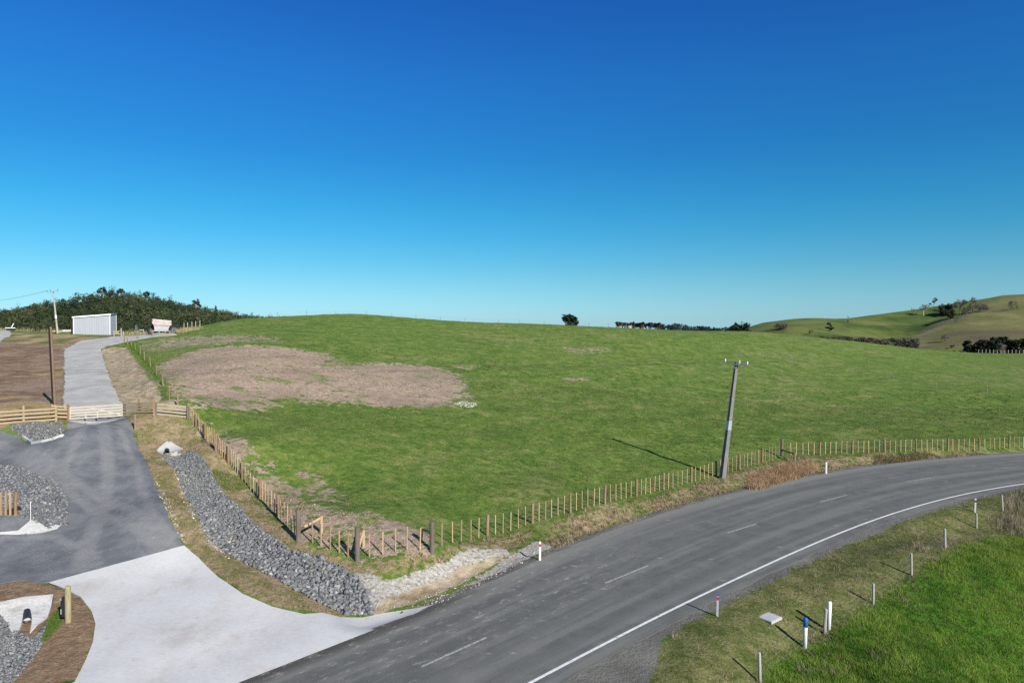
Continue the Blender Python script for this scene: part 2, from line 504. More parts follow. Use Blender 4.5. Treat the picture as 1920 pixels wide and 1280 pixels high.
# ------------------------------------------------------------------ terrain grid
def geo(a, b, s0, k):
    out = []; v = a; s = s0
    while v < b: v += s; s *= k; out.append(v)
    return out
gx = np.concatenate([-np.array(geo(62, 4000, .5, 1.09))[::-1], np.arange(-62, 78, 0.32), np.array(geo(78, 4000, .5, 1.09))])
gy = np.concatenate([-np.array(geo(-15, 400, 1.2, 1.25))[::-1], np.arange(15.5, 76, 0.32), np.arange(76, 250, 1.0), np.array(geo(250, 7000, 2.0, 1.035))])
NX, NY = len(gx), len(gy)
GX, GY = np.meshgrid(gx, gy)
FX, FY = GX.ravel(), GY.ravel()
FZ = full_h(FX, FY)
HG = FZ.reshape(NY, NX).copy()

def H(x, y):
    x = np.atleast_1d(np.asarray(x, float)); y = np.atleast_1d(np.asarray(y, float))
    i = np.clip(np.searchsorted(gx, x) - 1, 0, NX - 2); j = np.clip(np.searchsorted(gy, y) - 1, 0, NY - 2)
    tx = np.clip((x - gx[i]) / (gx[i + 1] - gx[i]), 0, 1); ty = np.clip((y - gy[j]) / (gy[j + 1] - gy[j]), 0, 1)
    return (HG[j, i] * (1 - tx) + HG[j, i + 1] * tx) * (1 - ty) + (HG[j + 1, i] * (1 - tx) + HG[j + 1, i + 1] * tx) * ty
G = make_ground_caster(lambda x, y: H(x, y))
def g(px, py):
    p = G(px, py)
    if p is None: raise RuntimeError("no ground under %s" % ((px, py),))
    return Vector(p)
def PW(pts): return np.array([g(*p) for p in pts])

# ------------------------------------------------------------------ ground zones (outlines on the photograph laid on the terrain)
Z_APRON = PW([(90,1093),(154,1075.5),(218,1058),(282,1040.5),(345,1023),(372,1046),(410,1083),(455,1114),(510,1138),(570,1152),(640,1158),(720,1150),(780,1141),(828,1130)])
ap_edge = []
for k in range(len(CL)):
    q = CL[k] - NRM[k] * E_FAR[k]
    ap_edge.append(q)
ap_edge = np.array(ap_edge)
# the apron's road edge runs along the seal from its tip to out of frame
tip = Z_APRON[-1][:2]
k1 = int(np.argmin(((ap_edge - tip) ** 2).sum(1)))
k0 = int(np.argmin(((ap_edge - at_z(280, 1400)[:2]) ** 2).sum(1)))
road_side = [np.array([*ap_edge[k], 0]) for k in range(k1 - 1, k0, -1)]
left_side = [np.array(g(*p)) for p in [(140,1279),(160,1240),(174,1205),(179,1170),(172,1147),(152,1120),(125,1105)]]
Z_APRON = np.array(list(Z_APRON) + road_side + [np.array([left_side[0][0] - 1.2, left_side[0][1] - 4.5, 0])] + left_side)

Z_YARD = PW([(128,787.5),(236,780.5),(250,815),(262,845),(290,905),(318,970),(345,1023),(90,1093),(40,1087),(0,1095),(-250,1105),(-250,812),(0,806),(40,820),(62,832),(118,820)])
Z_DRIVE = PW([(128,788),(118,758),(121,720),(120,690),(121,655),(150,639),(200,633),(225,629),(300,624),(332,628),(290,631),(240,639.5),(202,648),(190,655),(196,680),(207,712),(224,748),(236,781)])
Z_TRACK = PW([(-200,660),(0,640),(18,628),(27,617.5),(-10,616),(-200,620)])

ZONES = {  # name: list of (outline, softness in metres, strength)
 'fallow': [(PW([(-400,800),(-400,628),(0,640),(60,632),(140,640),(121,655),(121,700),(120,755),(126,790),(0,802)]), 1.2, 1.0)],
 'plateau': [(PW([(-400,628),(0,622),(130,627),(212,628),(212,635),(150,641),(121,656),(60,648),(0,645)]), 2.5, 0.7)],
 'dirt': [(PW([(296,690),(330,668),(380,655),(430,650),(500,649),(560,655),(606,662),(626,674),(604,685),(640,685),(700,682),(770,683),(820,690),(855,704),(868,722),(866,745),(835,757),(780,763),(720,762),(660,755),(600,752),(520,745),(440,752),(370,745),(325,735),(305,712)]), 2.8, 1.0),
          (PW([(270,640),(360,630),(440,628),(520,632),(520,640),(400,648),(330,655),(280,660)]), 4.0, 0.55),
          (PW([(565,1010),(530,955),(545,930),(620,955),(700,965),(760,985),(815,1015),(810,1040),(670,1050)]), 1.2, 0.8),
          (PW([(353,783),(400,810),(460,845),(520,905),(580,950),(560,1010),(520,965),(430,866)]), 2.2, 0.85),
          (PW([(330,740),(420,752),(520,755),(520,762),(380,765),(345,770)]), 1.5, 0.7),
          (PW([(565,880),(600,895),(650,935),(630,960),(580,925)]), 1.2, 0.6),
          (PW([(1040,650),(1120,650),(1160,656),(1080,664)]), 4.0, 0.4),
          (PW([(1060,709),(1100,707),(1108,713),(1065,715)]), 1.2, 0.6),
          (PW([(850,684),(900,684),(880,692),(850,690)]), 1.5, 0.5)],
 'dry': [(PW([(236,783),(353,787),(450,905),(560,1018),(670,1055),(690,1085),(650,1160),(520,1141),(400,1080),(345,1023),(310,960),(262,840)]), 0.4, 1.0),
         (PW([(690,1088),(672,1056),(740,1046),(812,1041),(915,1008),(1000,986),(1000,1000),(950,1034),(880,1032),(840,1054),(765,1078)]), 0.5, 0.72),
         (PW([(930,1045),(1069,968),(1193,936),(1343,896),(1466,860),(1598,853),(1892,843),(2100,838),(2100,846),(1920,851),(1600,874),(1400,918),(1200,977),(1100,1012),(960,1068)]), 0.6, 0.62),
         ],
 'verge': [(PW([(1200,1300),(1260,1180),(1345,1120),(1500,1050),(1640,1000),(1750,960),(1850,928),(2000,905),(2200,905),(2200,1000),(1850,1010),(1800,1032),(1740,1072),(1650,1122),(1590,1168),(1510,1218),(1440,1245),(1425,1400),(1200,1400)]), 0.6, 1.0),
         (PW([(1840,930),(1930,900),(2200,900),(2200,1010),(1880,1000),(1850,975)]), 1.0, 0.6)],
 'lush': [(PW([(1425,1310),(1445,1243),(1512,1217),(1592,1168),(1650,1122),(1740,1072),(1800,1033),(1850,1012),(1950,1000),(2300,1020)]), 0.7, 1.0)],
 'bare': [(PW([(-300,1100),(0,1092),(40,1086),(92,1094),(150,1117),(179,1165),(172,1215),(135,1279),(-300,1279)]), 0.3, 1.0),
          (PW([(-200,965),(20,962),(45,985),(40,1003),(-200,1010)]), 0.4, 1.0)],
 'chalk': [(PW([(660,1078),(690,1072),(720,1090),(770,1076),(840,1052),(880,1028),(950,1028),(955,1040),(880,1062),(862,1086),(790,1108),(722,1142),(692,1152),(676,1110)]), 0.25, 1.0),
           (PW([(1005,1012),(960,1040),(900,1078),(832,1122),(800,1138),(838,1133),(900,1098),(980,1055),(1040,1025)]), 0.35, 0.9),
           (PW([(290,900),(298,900),(316,955),(332,975),(352,1022),(343,1020),(322,975),(305,950)]), 0.25, 0.62),
           (PW([(318,872),(330,868),(350,902),(362,960),(402,1012),(438,1050),(428,1052),(385,1012),(350,962),(334,908)]), 0.25, 0.55)],
 'clay': [(PW([(700,1150),(716,1128),(752,1113),(790,1097),(850,1078),(868,1060),(945,1040),(905,1072),(838,1108),(768,1134),(712,1152)]), 0.25, 1.0),
          (PW([(190,655),(212,650),(236,652),(262,685),(300,735),(335,764),(350,778),(236,781),(224,748),(207,712),(196,680)]), 0.8, 0.95)],
}
ROCK_A = PW([(300,855),(345,850),(372,850),(395,880),(420,925),(475,980),(545,1035),(600,1045),(650,1070),(690,1110),(700,1148),(650,1152),(600,1130),(520,1085),(440,1045),(385,1000),(355,940),(330,880)])
ROCK_B = PW([(-60,870),(20,872),(70,888),(110,905),(128,940),(125,985),(90,992),(60,975),(35,970),(20,960),(-60,960)])
ROCK_C = PW([(15,800),(118,790),(122,806),(115,818),(62,830),(45,820)])
ROCK_D = PW([(-60,1150),(0,1155),(22,1180),(60,1200),(88,1170),(75,1215),(45,1255),(25,1279),(-60,1279)])

_l = ZONES['lush'][0]
ZONES['lush'][0] = (np.array(list(_l[0][1:]) + [at_z(2600, 1500, -2), at_z(1425, 1560, -1)]), _l[1], _l[2])
def zone_mask(name, x, y):
    m = np.zeros(np.size(x))
    for poly, soft, k in ZONES[name]:
        sd = poly_sd(poly, x, y); m = np.maximum(m, k * sstep(sd, -soft, soft))
    return m

vis = (FY > 10) & (FY < 400) & (np.abs(FX) < 260)
def vmask(name):
    m = np.zeros(len(FX)); m[vis] = zone_mask(name, FX[vis], FY[vis]); return m
M = {k: vmask(k) for k in ZONES}
OFF = road_offset(FX, FY)
EN, EF = road_margins(FX, FY)
gravel = np.where(OFF > 0, sstep(OFF - EN, 0, .4) * (1 - sstep(OFF - EN, .9, 1.7)), sstep(-OFF - EF, -.6, -.1) * (1 - sstep(-OFF - EF, .3, 1.1)))
# wide chip-sealed corner on the near side of the bend and at the bottom
LAYBY = np.array([at_z(*p) for p in [(985,1290),(1120,1215),(1230,1150),(1290,1130),(1240,1185),(1215,1290),(1100,1400)]])
LAYBY2 = np.array([at_z(*p) for p in [(1300,1122),(1500,1040),(1640,980),(1700,962),(1650,998),(1600,1015),(1500,1052),(1400,1085),(1330,1120)]])
gravel = np.maximum(gravel, 0.95 * sstep(poly_sd(LAYBY, FX, FY), -0.5, 0.3))
gravel = np.maximum(gravel, 0.95 * sstep(poly_sd(LAYBY2, FX, FY), -0.4, 0.3))
rock = np.zeros(len(FX))
for rp in (ROCK_A, ROCK_B, ROCK_C, ROCK_D): rock = np.maximum(rock, sstep(poly_sd(rp, FX, FY), -0.2, 0.25))
gravel = np.maximum(gravel, rock)
# lower the ground under the sealed surfaces laid on it
CUTS = [(Z_APRON, 0.16), (Z_YARD, 0.12), (Z_DRIVE, 0.12), (Z_TRACK, 0.12)]
for poly, dep in CUTS:
    sd = poly_sd(poly, FX, FY); FZ = FZ - dep * sstep(sd, 0.0, 0.45)
FZ = FZ - 0.14 * np.where(OFF > 0, 1 - sstep(OFF - EN, -.5, 0.0), 1 - sstep(-OFF - EF, -.85, -.4))

# far hill tints: tanner spur on the right-hand hill, greener field to its left
spur_px = [(1870,557),(1800,590),(1720,636),(1712,655)]
SPUR = np.array([at_depth(1870,557,600), at_depth(1800,590,500), at_depth(1720,636,390), at_depth(1700,660,330)])
SPURPOLY = np.array([*SPUR, at_depth(2600,700,300), at_depth(2600,500,640)])
hill = sstep(FY, 280, 340) * (FX > 100)
spur = sstep(poly_sd(SPURPOLY, FX, FY), -6, 6) * hill
hillline = hill * (1 - sstep(line_d(SPUR, FX, FY), 2, 6))
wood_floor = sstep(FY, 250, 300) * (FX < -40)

idx = np.arange(NX * NY).reshape(NY, NX)
quads = np.stack([idx[:-1, :-1], idx[:-1, 1:], idx[1:, 1:], idx[1:, :-1]], -1).reshape(-1, 4)

# ------------------------------------------------------------------ ground material
GRASS_D, GRASS_M, GRASS_L = (0.042, 0.086, 0.014), (0.102, 0.160, 0.029), (0.212, 0.236, 0.064)
def ground_material():
    n = NT("ground_material", 0.95, 0.1)
    a1, a2, a3, a4 = n.attr("zone_a"), n.attr("zone_b"), n.attr("zone_c"), n.attr("zone_d")
    def rgb(a):
        s = n.t.nodes.new("ShaderNodeSeparateColor"); n.L(a.outputs["Color"], s.inputs[0]); return s.outputs
    A, B, C, D4 = rgb(a1), rgb(a2), rgb(a3), rgb(a4)
    big = n.noise(0.035, 4, 0.55); mid = n.noise(0.35, 5, 0.6); fine = n.noise(2.6, 5, 0.65); vf = n.noise(11, 4, 0.7)
    blotch = n.noise(0.9, 4, 0.62, dist=0.6)
    def edge(m, amt=0.9, lo=0.36, hi=0.64, nz=None):
        nz = nz if nz is not None else blotch
        j = n.math('ADD', n.math('MULTIPLY', n.math('SUBTRACT', nz, 0.5), amt * 1.6), n.math('MULTIPLY', n.math('SUBTRACT', fine, 0.5), amt * 1.2))
        # noise acts only where the mask is partial or set
        gate = n.step(m, 0.02, 0.25)
        return n.step(n.math('ADD', m, n.math('MULTIPLY', j, gate)), lo, hi)
    # pasture
    clump = n.noise(1.1, 6, 0.75, dist=0.4)
    gsum = n.math('ADD', n.math('MULTIPLY', mid, 0.18), n.math('ADD', n.math('MULTIPLY', clump, 0.42), n.math('ADD', n.math('MULTIPLY', fine, 0.25), n.math('MULTIPLY', vf, 0.15))))
    grass = n.ramp(gsum, [(0.40, GRASS_D), (0.50, GRASS_M), (0.60, GRASS_L)])
    straw = n.math('MULTIPLY', n.step(n.math('ADD', n.math('MULTIPLY', big, 0.5), n.math('MULTIPLY', mid, 0.5)), 0.49, 0.62), 0.6)
    grass = n.mix(n.math('MULTIPLY', straw, n.step(clump, 0.38, 0.6)), grass, (0.24, 0.215, 0.095))
    darkpatch = n.math('MULTIPLY', n.step(n.noise(0.16, 4, 0.6), 0.55, 0.72), 0.45)
    grass = n.mix(darkpatch, grass, (0.030, 0.075, 0.012))
    scat = n.step(n.math('ADD', n.math('MULTIPLY', n.noise(0.55, 5, 0.7), 0.8), n.math('MULTIPLY', fine, 0.2)), 0.64, 0.70)
    grass = n.mix(n.math('MULTIPLY', scat, 0.6), grass, (0.22, 0.165, 0.105))
    # tracked, drier strips on the hill
    dirt = n.ramp(n.math('ADD', n.math('MULTIPLY', fine, 0.5), n.math('MULTIPLY', vf, 0.5)), [(0.36, (0.162, 0.108, 0.073)), (0.5, (0.330, 0.244, 0.182)), (0.66, (0.518, 0.422, 0.340))])
    dirt = n.mix(n.math('MULTIPLY', n.step(n.noise(0.14, 3, 0.5), 0.45, 0.62), 0.7), dirt, n.ramp(vf, [(0.3, (0.156, 0.112, 0.085)), (0.7, (0.350, 0.264, 0.212))]))
    dirt = n.mix(n.math('MULTIPLY', n.step(n.noise(0.28, 5, 0.7, n.mapping(n.pos, (1, 1.8, 1))), 0.55, 0.63), 0.75), dirt, grass)
    fall_v = n.mapping(n.pos, (0.5, 1.6, 1), (0, 0, 0.15))
    fallow = n.ramp(n.noise(1.1, 6, 0.7, fall_v), [(0.32, (0.086, 0.057, 0.039)), (0.52, (0.190, 0.124, 0.081)), (0.7, (0.310, 0.218, 0.138))])
    fallow = n.mix(n.math('MULTIPLY', n.step(n.noise(0.13, 5, 0.65, n.mapping(n.pos, (1, 1.5, 1))), 0.46, 0.62), 0.55), fallow, n.ramp(fine, [(0.35, (0.230, 0.167, 0.121)), (0.65, (0.380, 0.287, 0.218))]))
    fallow = n.mix(n.math('MULTIPLY', n.step(n.noise(0.09, 4, 0.6, n.mapping(n.pos, (1, 2.2, 1))), 0.52, 0.62), 0.75), fallow, n.ramp(fine, [(0.35, (0.230, 0.172, 0.063)), (0.6, (0.391, 0.287, 0.138)), (0.7, (0.184, 0.196, 0.057))]))
    plat = n.ramp(n.noise(0.3, 5, 0.65, n.mapping(n.pos, (1, 0.5, 1))), [(0.36, (0.085, 0.12, 0.03)), (0.5, (0.23, 0.175, 0.09)), (0.62, (0.36, 0.27, 0.17))])
    drymix = n.step(n.math('ADD', n.math('MULTIPLY', blotch, 0.55), n.math('MULTIPLY', fine, 0.45)), 0.40, 0.60)
    dry = n.mix(drymix, n.ramp(vf, [(0.35, (0.108, 0.106, 0.036)), (0.65, (0.228, 0.198, 0.082))]), n.ramp(vf, [(0.3, (0.204, 0.138, 0.084)), (0.7, (0.432, 0.330, 0.216))]))
    lush = n.ramp(n.math('ADD', n.math('MULTIPLY', mid, 0.5), n.math('MULTIPLY', vf, 0.5)), [(0.35, (0.034, 0.098, 0.009)), (0.65, (0.092, 0.195, 0.022))])
    bare = n.ramp(n.math('ADD', n.math('MULTIPLY', fine, 0.5), n.math('MULTIPLY', vf, 0.5)), [(0.35, (0.115, 0.075, 0.045)), (0.52, (0.235, 0.155, 0.095)), (0.68, (0.38, 0.29, 0.20))])
    grv = n.ramp(n.math('ADD', n.math('MULTIPLY', n.noise(24, 3, 0.7), 0.6), n.math('MULTIPLY', mid, 0.4)), [(0.32, (0.067, 0.065, 0.058)), (0.5, (0.151, 0.143, 0.126)), (0.68, (0.302, 0.281, 0.245))])
    chv = n.mapping(n.pos, (3, 3, 0.7))
    chalk = n.ramp(n.noise(2.2, 6, 0.75, chv), [(0.36, (0.16, 0.135, 0.10)), (0.48, (0.33, 0.305, 0.265)), (0.64, (0.50, 0.48, 0.44))])
    clv = n.mapping(n.pos, (0.9, 0.9, 2.5))
    clay = n.ramp(n.noise(1.2, 6, 0.7, clv), [(0.34, (0.19, 0.135, 0.08)), (0.5, (0.34, 0.27, 0.175)), (0.66, (0.46, 0.39, 0.29))])
    c = grass
    c = n.mix(edge(A[0], 2.1, 0.30, 0.62), c, dirt)
    c = n.mix(n.math('MULTIPLY', edge(A[1], 0.9, 0.25, 0.75), 1.0), c, dry)
    vdry = n.step(n.math('ADD', n.math('MULTIPLY', blotch, 0.4), n.math('MULTIPLY', vf, 0.6)), 0.46, 0.66)
    vergec = n.mix(n.math('MULTIPLY', vdry, 0.8), n.ramp(n.math('ADD', n.math('MULTIPLY', fine, .5), n.math('MULTIPLY', blotch, .5)), [(0.38, (0.062, 0.084, 0.020)), (0.62, (0.150, 0.160, 0.050))]), n.ramp(vf, [(0.3, (0.19, 0.145, 0.085)), (0.7, (0.31, 0.25, 0.155))]))
    c = n.mix(edge(a4.outputs["Alpha"], 0.5), c, vergec)
    c = n.mix(edge(A[2], 0.8), c, lush)
    c = n.mix(edge(B[0], 0.7), c, fallow)
    c = n.mix(edge(B[1], 1.0), c, plat)
    c = n.mix(edge(B[2], 0.8), c, bare)
    c = n.mix(edge(a2.outputs["Alpha"], 0.9), c, chalk)
    c = n.mix(edge(a3.outputs["Alpha"], 0.8), c, clay)
    c = n.mix(edge(a1.outputs["Alpha"], 0.75), c, grv)
    # the far hills and the floor of the wood
    hn = n.noise(0.045, 6, 0.68, n.mapping(n.pos, (1, 0.55, 1)))
    hillc = n.ramp(hn, [(0.36, (0.056, 0.086, 0.020)), (0.5, (0.104, 0.138, 0.032)), (0.64, (0.155, 0.158, 0.050))])
    spurc = n.ramp(hn, [(0.34, (0.095, 0.098, 0.028)), (0.5, (0.150, 0.152, 0.050)), (0.66, (0.200, 0.182, 0.078))])
    c = n.mix(C[0], c, hillc)
    c = n.mix(n.math('MULTIPLY', D4[1], 0.85), c, n.ramp(hn, [(0.38, (0.040, 0.078, 0.018)), (0.6, (0.080, 0.118, 0.030))]))
    c = n.mix(C[1], c, spurc)
    c = n.mix(n.math('MULTIPLY', D4[2], n.step(hn, 0.36, 0.58)), c, (0.110, 0.084, 0.056))
    c = n.mix(n.math('MULTIPLY', D4[0], 0.6), c, (0.24, 0.20, 0.12))
    terr = n.step(n.noise(0.16, 5, 0.7, n.mapping(n.pos, (0.25, 1.5, 4))), 0.52, 0.62)
    c = n.mix(n.math('MULTIPLY', n.math('MULTIPLY', C[0], terr), 0.45), c, (0.055, 0.062, 0.026))
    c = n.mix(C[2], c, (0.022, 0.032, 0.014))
    h = n.math('ADD', n.math('MULTIPLY', n.noise(5.5, 5, 0.75), 1.0), n.math('MULTIPLY', mid, 0.8))
    n.bump(h, 0.8, 0.14)
    return n.color(c)

ground_mat = ground_material()
me = np_mesh("ground", np.stack([FX, FY, FZ], 1), quads, 4, ground_mat, smooth=True)
def colattr(me, name, r, g_, b, a):
    at = me.attributes.new(name, 'FLOAT_COLOR', 'POINT')
    at.data.foreach_set("color", np.stack([r, g_, b, a], 1).astype(np.float32).ravel())
colattr(me, "zone_a", M['dirt'], M['dry'], M['lush'], gravel)
colattr(me, "zone_b", M['fallow'], M['plateau'], M['bare'], M['chalk'])
colattr(me, "zone_c", hill, spur, wood_floor, M['clay'])
def far_poly(pts): return np.array([G(*p) if G(*p) is not None else at_depth(p[0], p[1], 590) for p in pts])
TOPG = far_poly([(1640,598),(1735,582),(1860,563),(1840,575),(1770,611),(1700,607)])
LOWB = far_poly([(1722,652),(1728,640),(1780,622),(1860,618),(1990,626),(1990,657),(1850,655)])
topg = sstep(poly_sd(TOPG, FX, FY), -4, 6) * hill; lowb = sstep(poly_sd(LOWB, FX, FY), -8, 8) * hill
SCARP = far_poly([(1535,631),(1600,632),(1660,635.5),(1714,634),(1722,650),(1640,642),(1560,636)])
lowb = np.maximum(lowb, sstep(poly_sd(SCARP, FX, FY), -6, 4) * hill)
colattr(me, "zone_d", hillline, topg, lowb, M['verge'])
ground = tag(link("ground", me), "rolling green pasture with bare brown patches and roadside verges", kind="structure")

# ------------------------------------------------------------------ road
def road_material():
    n = NT("chip_seal_asphalt", 0.85, 0.25)
    at = n.attr("col"); s = n.t.nodes.new("ShaderNodeSeparateColor"); n.L(at.outputs["Color"], s.inputs[0])
    u, v = s.outputs[0], s.outputs[1]                # across (0..1), along
    cv = n.t.nodes.new("ShaderNodeCombineXYZ"); n.L(n.math('MULTIPLY', u, 8.6), cv.inputs[0]); n.L(n.math('MULTIPLY', v, 100.0), cv.inputs[1])
    stre = n.noise(1.0, 4, 0.6, n.mapping(cv.outputs[0], (1.6, 0.06, 1)))
    fine = n.noise(38, 3, 0.75); mid = n.noise(0.8, 5, 0.65)
    base = n.ramp(n.math('ADD', n.math('MULTIPLY', fine, 0.55), n.math('MULTIPLY', mid, 0.45)), [(0.32, (0.063, 0.066, 0.063)), (0.5, (0.113, 0.115, 0.106)), (0.68, (0.182, 0.180, 0.160))])
    base = n.mix(n.math('MULTIPLY', n.step(stre, 0.42, 0.60), 0.6), base, (0.174, 0.174, 0.155))
    # wheel paths polished darker
    def path(c, w):
        return n.math('SUBTRACT', 1.0, n.step(n.math('ABSOLUTE', n.math('SUBTRACT', u, c)), w * 0.3, w))
    wp = n.math('MAXIMUM', n.math('MAXIMUM', path(0.22, 0.07), path(0.42, 0.07)), n.math('MAXIMUM', path(0.60, 0.07), path(0.79, 0.07)))
    base = n.mix(n.math('MULTIPLY', wp, 0.38), base, (0.084, 0.086, 0.082))
    # far-side loose chip and the dark repaired strip beside the new apron
    edge = n.math('SUBTRACT', 1.0, n.step(n.math('ADD', u, n.math('MULTIPLY', n.math('SUBTRACT', mid, 0.5), 0.16)), 0.02, 0.15))
    base = n.mix(n.math('MULTIPLY', edge, 0.55), base, (0.218, 0.216, 0.187))
    b = s.outputs[2]
    base = n.mix(n.math('MULTIPLY', b, 0.95), base, n.ramp(fine, [(0.3, (0.033, 0.032, 0.030)), (0.7, (0.087, 0.084, 0.071))]))
    # pale dust and lime smears dragged out of the entrance
    sm = n.math('MULTIPLY', n.step(n.noise(2.4, 6, 0.8, n.mapping(cv.outputs[0], (1.3, 0.5, 1))), 0.53, 0.68), n.attr("dust").outputs["Fac"])
    base = n.mix(n.math('MULTIPLY', sm, 0.42), base, (0.524, 0.502, 0.416))
    sp = n.math('MULTIPLY', n.math('SUBTRACT', 1.0, n.step(n.voronoi(0.42, n.mapping(n.pos, (1, 2.2, 1), (0, 0, 0.6))), 0.02, 0.10)), n.step(fine, 0.42, 0.62))
    base = n.mix(n.math('MULTIPLY', sp, 0.7), base, (0.611, 0.589, 0.492))
    n.bump(fine, 0.35, 0.02)
    return n.color(base)

def ribbon(name, off_a, off_b, z, mat, k0=0, k1=None, nacross=1, skirt=0.0, wob=0.0):
    k1 = len(CL) - 1 if k1 is None else k1
    V, Fc = [], []
    for k in range(k0, k1 + 1):
        offs = np.linspace(off_a(k), off_b(k), nacross + 1)
        for i, o in enumerate(offs):
            w = wob * math.sin(k * 1.7 + 2 * math.sin(k * 0.6)) if i in (0, nacross) else 0
            p = CL[k] + NRM[k] * (o + w); V.append((p[0], p[1], z))
    m = nacross + 1
    for k in range(k1 - k0):
        for i in range(nacross):
            a = k * m + i; Fc.append((a, a + 1, a + m + 1, a + m))
    if skirt:
        n0 = len(V)
        for k in range(k1 - k0 + 1):
            for i in (0, nacross):
                x, y, zz = V[k * m + i]; V.append((x, y, zz)); V.append((x, y, zz - skirt))
        for k in range(k1 - k0):
            a = n0 + 4 * k
            Fc.append((a, a + 4, a + 5, a + 1)); Fc.append((a + 2, a + 3, a + 7, a + 6))
    mb = MB(); mb.add(V, Fc)
    return mb.mesh(name, mat, True), np.array(V)

rm, RV = ribbon("road", lambda k: -E_FAR[k] - .06, lambda k: E_NEAR[k] + .75, 0.012, road_material(), nacross=26, skirt=0.2, wob=0.07)
o_ = road_offset(RV[:, 0], RV[:, 1])
kk = np.array([int(np.argmin(((CL - p[:2]) ** 2).sum(1))) for p in RV])
u_ = (o_ + E_FAR[kk]) / (E_FAR[kk] + E_NEAR[kk] + .75); v_ = ARC[kk] / 100.0
s_tip = ARC[k1]
strip = sstep(-o_ - E_FAR[kk], -.62, -.5) * (1 - sstep(ARC[kk], s_tip - 1, s_tip + 4))
at = rm.attributes.new("col", 'FLOAT_COLOR', 'POINT')
at.data.foreach_set("color", np.stack([u_, v_, strip, np.ones(len(u_))], 1).astype(np.float32).ravel())
at = rm.attributes.new("dust", 'FLOAT', 'POINT')
at.data.foreach_set("value", ((1 - sstep(ARC[kk], s_tip + 2, s_tip + 18)) * sstep(-o_, -2.2, 1.5) * 0.95 + 0.05).astype(np.float32))
road = tag(link("road", rm), "grey chip sealed two lane road curving past the paddock", kind="structure")

def paint_material():
    n = NT("worn_road_paint", 0.7, 0.3)
    w = n.noise(6, 5, 0.75)
    return n.color(n.ramp(w, [(0.30, (0.20, 0.20, 0.19)), (0.45, (0.62, 0.62, 0.60)), (0.7, (0.72, 0.72, 0.70))]))
def dash_material():
    n = NT("faded_centre_paint", 0.75, 0.25)
    w = n.noise(9, 5, 0.75)
    return n.color(n.ramp(w, [(0.35, (0.12, 0.12, 0.12)), (0.55, (0.34, 0.34, 0.33)), (0.7, (0.46, 0.46, 0.45))]))
paint, dashp = paint_material(), dash_material()
em, _ = ribbon("edge_line", lambda k: E_NEAR[k] - .065, lambda k: E_NEAR[k] + .065, 0.0165, paint, nacross=1)
tag(link("edge_line", em), "solid white edge line along the near side of the road", kind="structure")
mb = MB()
for (a, b) in [((790,1250),(912,1195)),((1135,1093),(1216,1060)),((1364,999),(1418,982)),((1538,941),(1588,928)),((1699,903),(1745,896)),((1862,879),(1912,875)),((470,1420),(600,1345))]:
    A, B = at_z(*a)[:2], at_z(*b)[:2]
    pts = [A + (B - A) * t for t in np.linspace(0, 1, 5)]
    nrm = np.array([(B - A)[1], -(B - A)[0]]); nrm /= np.linalg.norm(nrm)
    V = []
    for p in pts: V += [(*(p - nrm * 0.055), 0.0165), (*(p + nrm * 0.055), 0.0165)]
    mb.add(V, [(2 * i, 2 * i + 1, 2 * i + 3, 2 * i + 2) for i in range(4)])
tag(mb.build("centre_line", dashp), "broken pale centre line of the road", kind="structure")

# ------------------------------------------------------------------ sheets draped on the terrain: apron, yard, driveway
def sheet(name, poly, lift, mat, spacing=0.8, skirt=0.3, wob=0.0, attrs=None):
    poly = [np.array(p[:2]) for p in poly]
    B = []
    n = len(poly)
    for i in range(n):
        a, b = poly[i], poly[(i + 1) % n]; L = np.linalg.norm(b - a); m = max(1, int(L / spacing))
        nr = np.array([(b - a)[1], -(b - a)[0]]) / max(L, 1e-6)
        for k in range(m):
            q = a + (b - a) * k / m
            if wob: q = q + nr * wob * (random.random() - 0.5) * 2
            B.append(q)
    Bp = np.array(B); lo, hi = Bp.min(0), Bp.max(0)
    I = []
    xs = np.arange(lo[0], hi[0], spacing); ys = np.arange(lo[1], hi[1], spacing)
    X, Y = np.meshgrid(xs, ys); X = X.ravel() + rng.uniform(-.1, .1, X.size) * spacing; Y = Y.ravel() + rng.uniform(-.1, .1, Y.size) * spacing
    sd = poly_sd(Bp, X, Y); keep = sd > spacing * 0.45
    pts = [Vector(p) for p in Bp] + [Vector((a, b)) for a, b in zip(X[keep], Y[keep])]
    nb = len(Bp)
    v, e, f, *_ = delaunay_2d_cdt(pts, [(i, (i + 1) % nb) for i in range(nb)], [list(range(nb))], 1, 1e-5)
    P = np.array([(q.x, q.y) for q in v]); z = H(P[:, 0], P[:, 1]) + lift
    if name == 'concrete_apron': z = z - .024 * (1 - sstep(-road_offset(P[:, 0], P[:, 1]) - road_margins(P[:, 0], P[:, 1])[1], .02, .6))
    V = [(P[i, 0], P[i, 1], z[i]) for i in range(len(P))]; Fc = [tuple(q) for q in f]
    Fc = [q if ((Vector(V[q[1]]) - Vector(V[q[0]])).cross(Vector(V[q[2]]) - Vector(V[q[0]]))).z > 0 else q[::-1] for q in Fc]
    # skirt round the outline
    n0 = len(V)
    for i in range(nb): V.append(V[i])
    for i in range(nb): V.append((V[i][0], V[i][1], V[i][2] - skirt))
    for i in range(nb):
        j = (i + 1) % nb; Fc.append((n0 + i, n0 + nb + i, n0 + nb + j, n0 + j))
    mb = MB(); mb.add(V, Fc); me = mb.mesh(name, mat, True)
    return me, np.array(V)

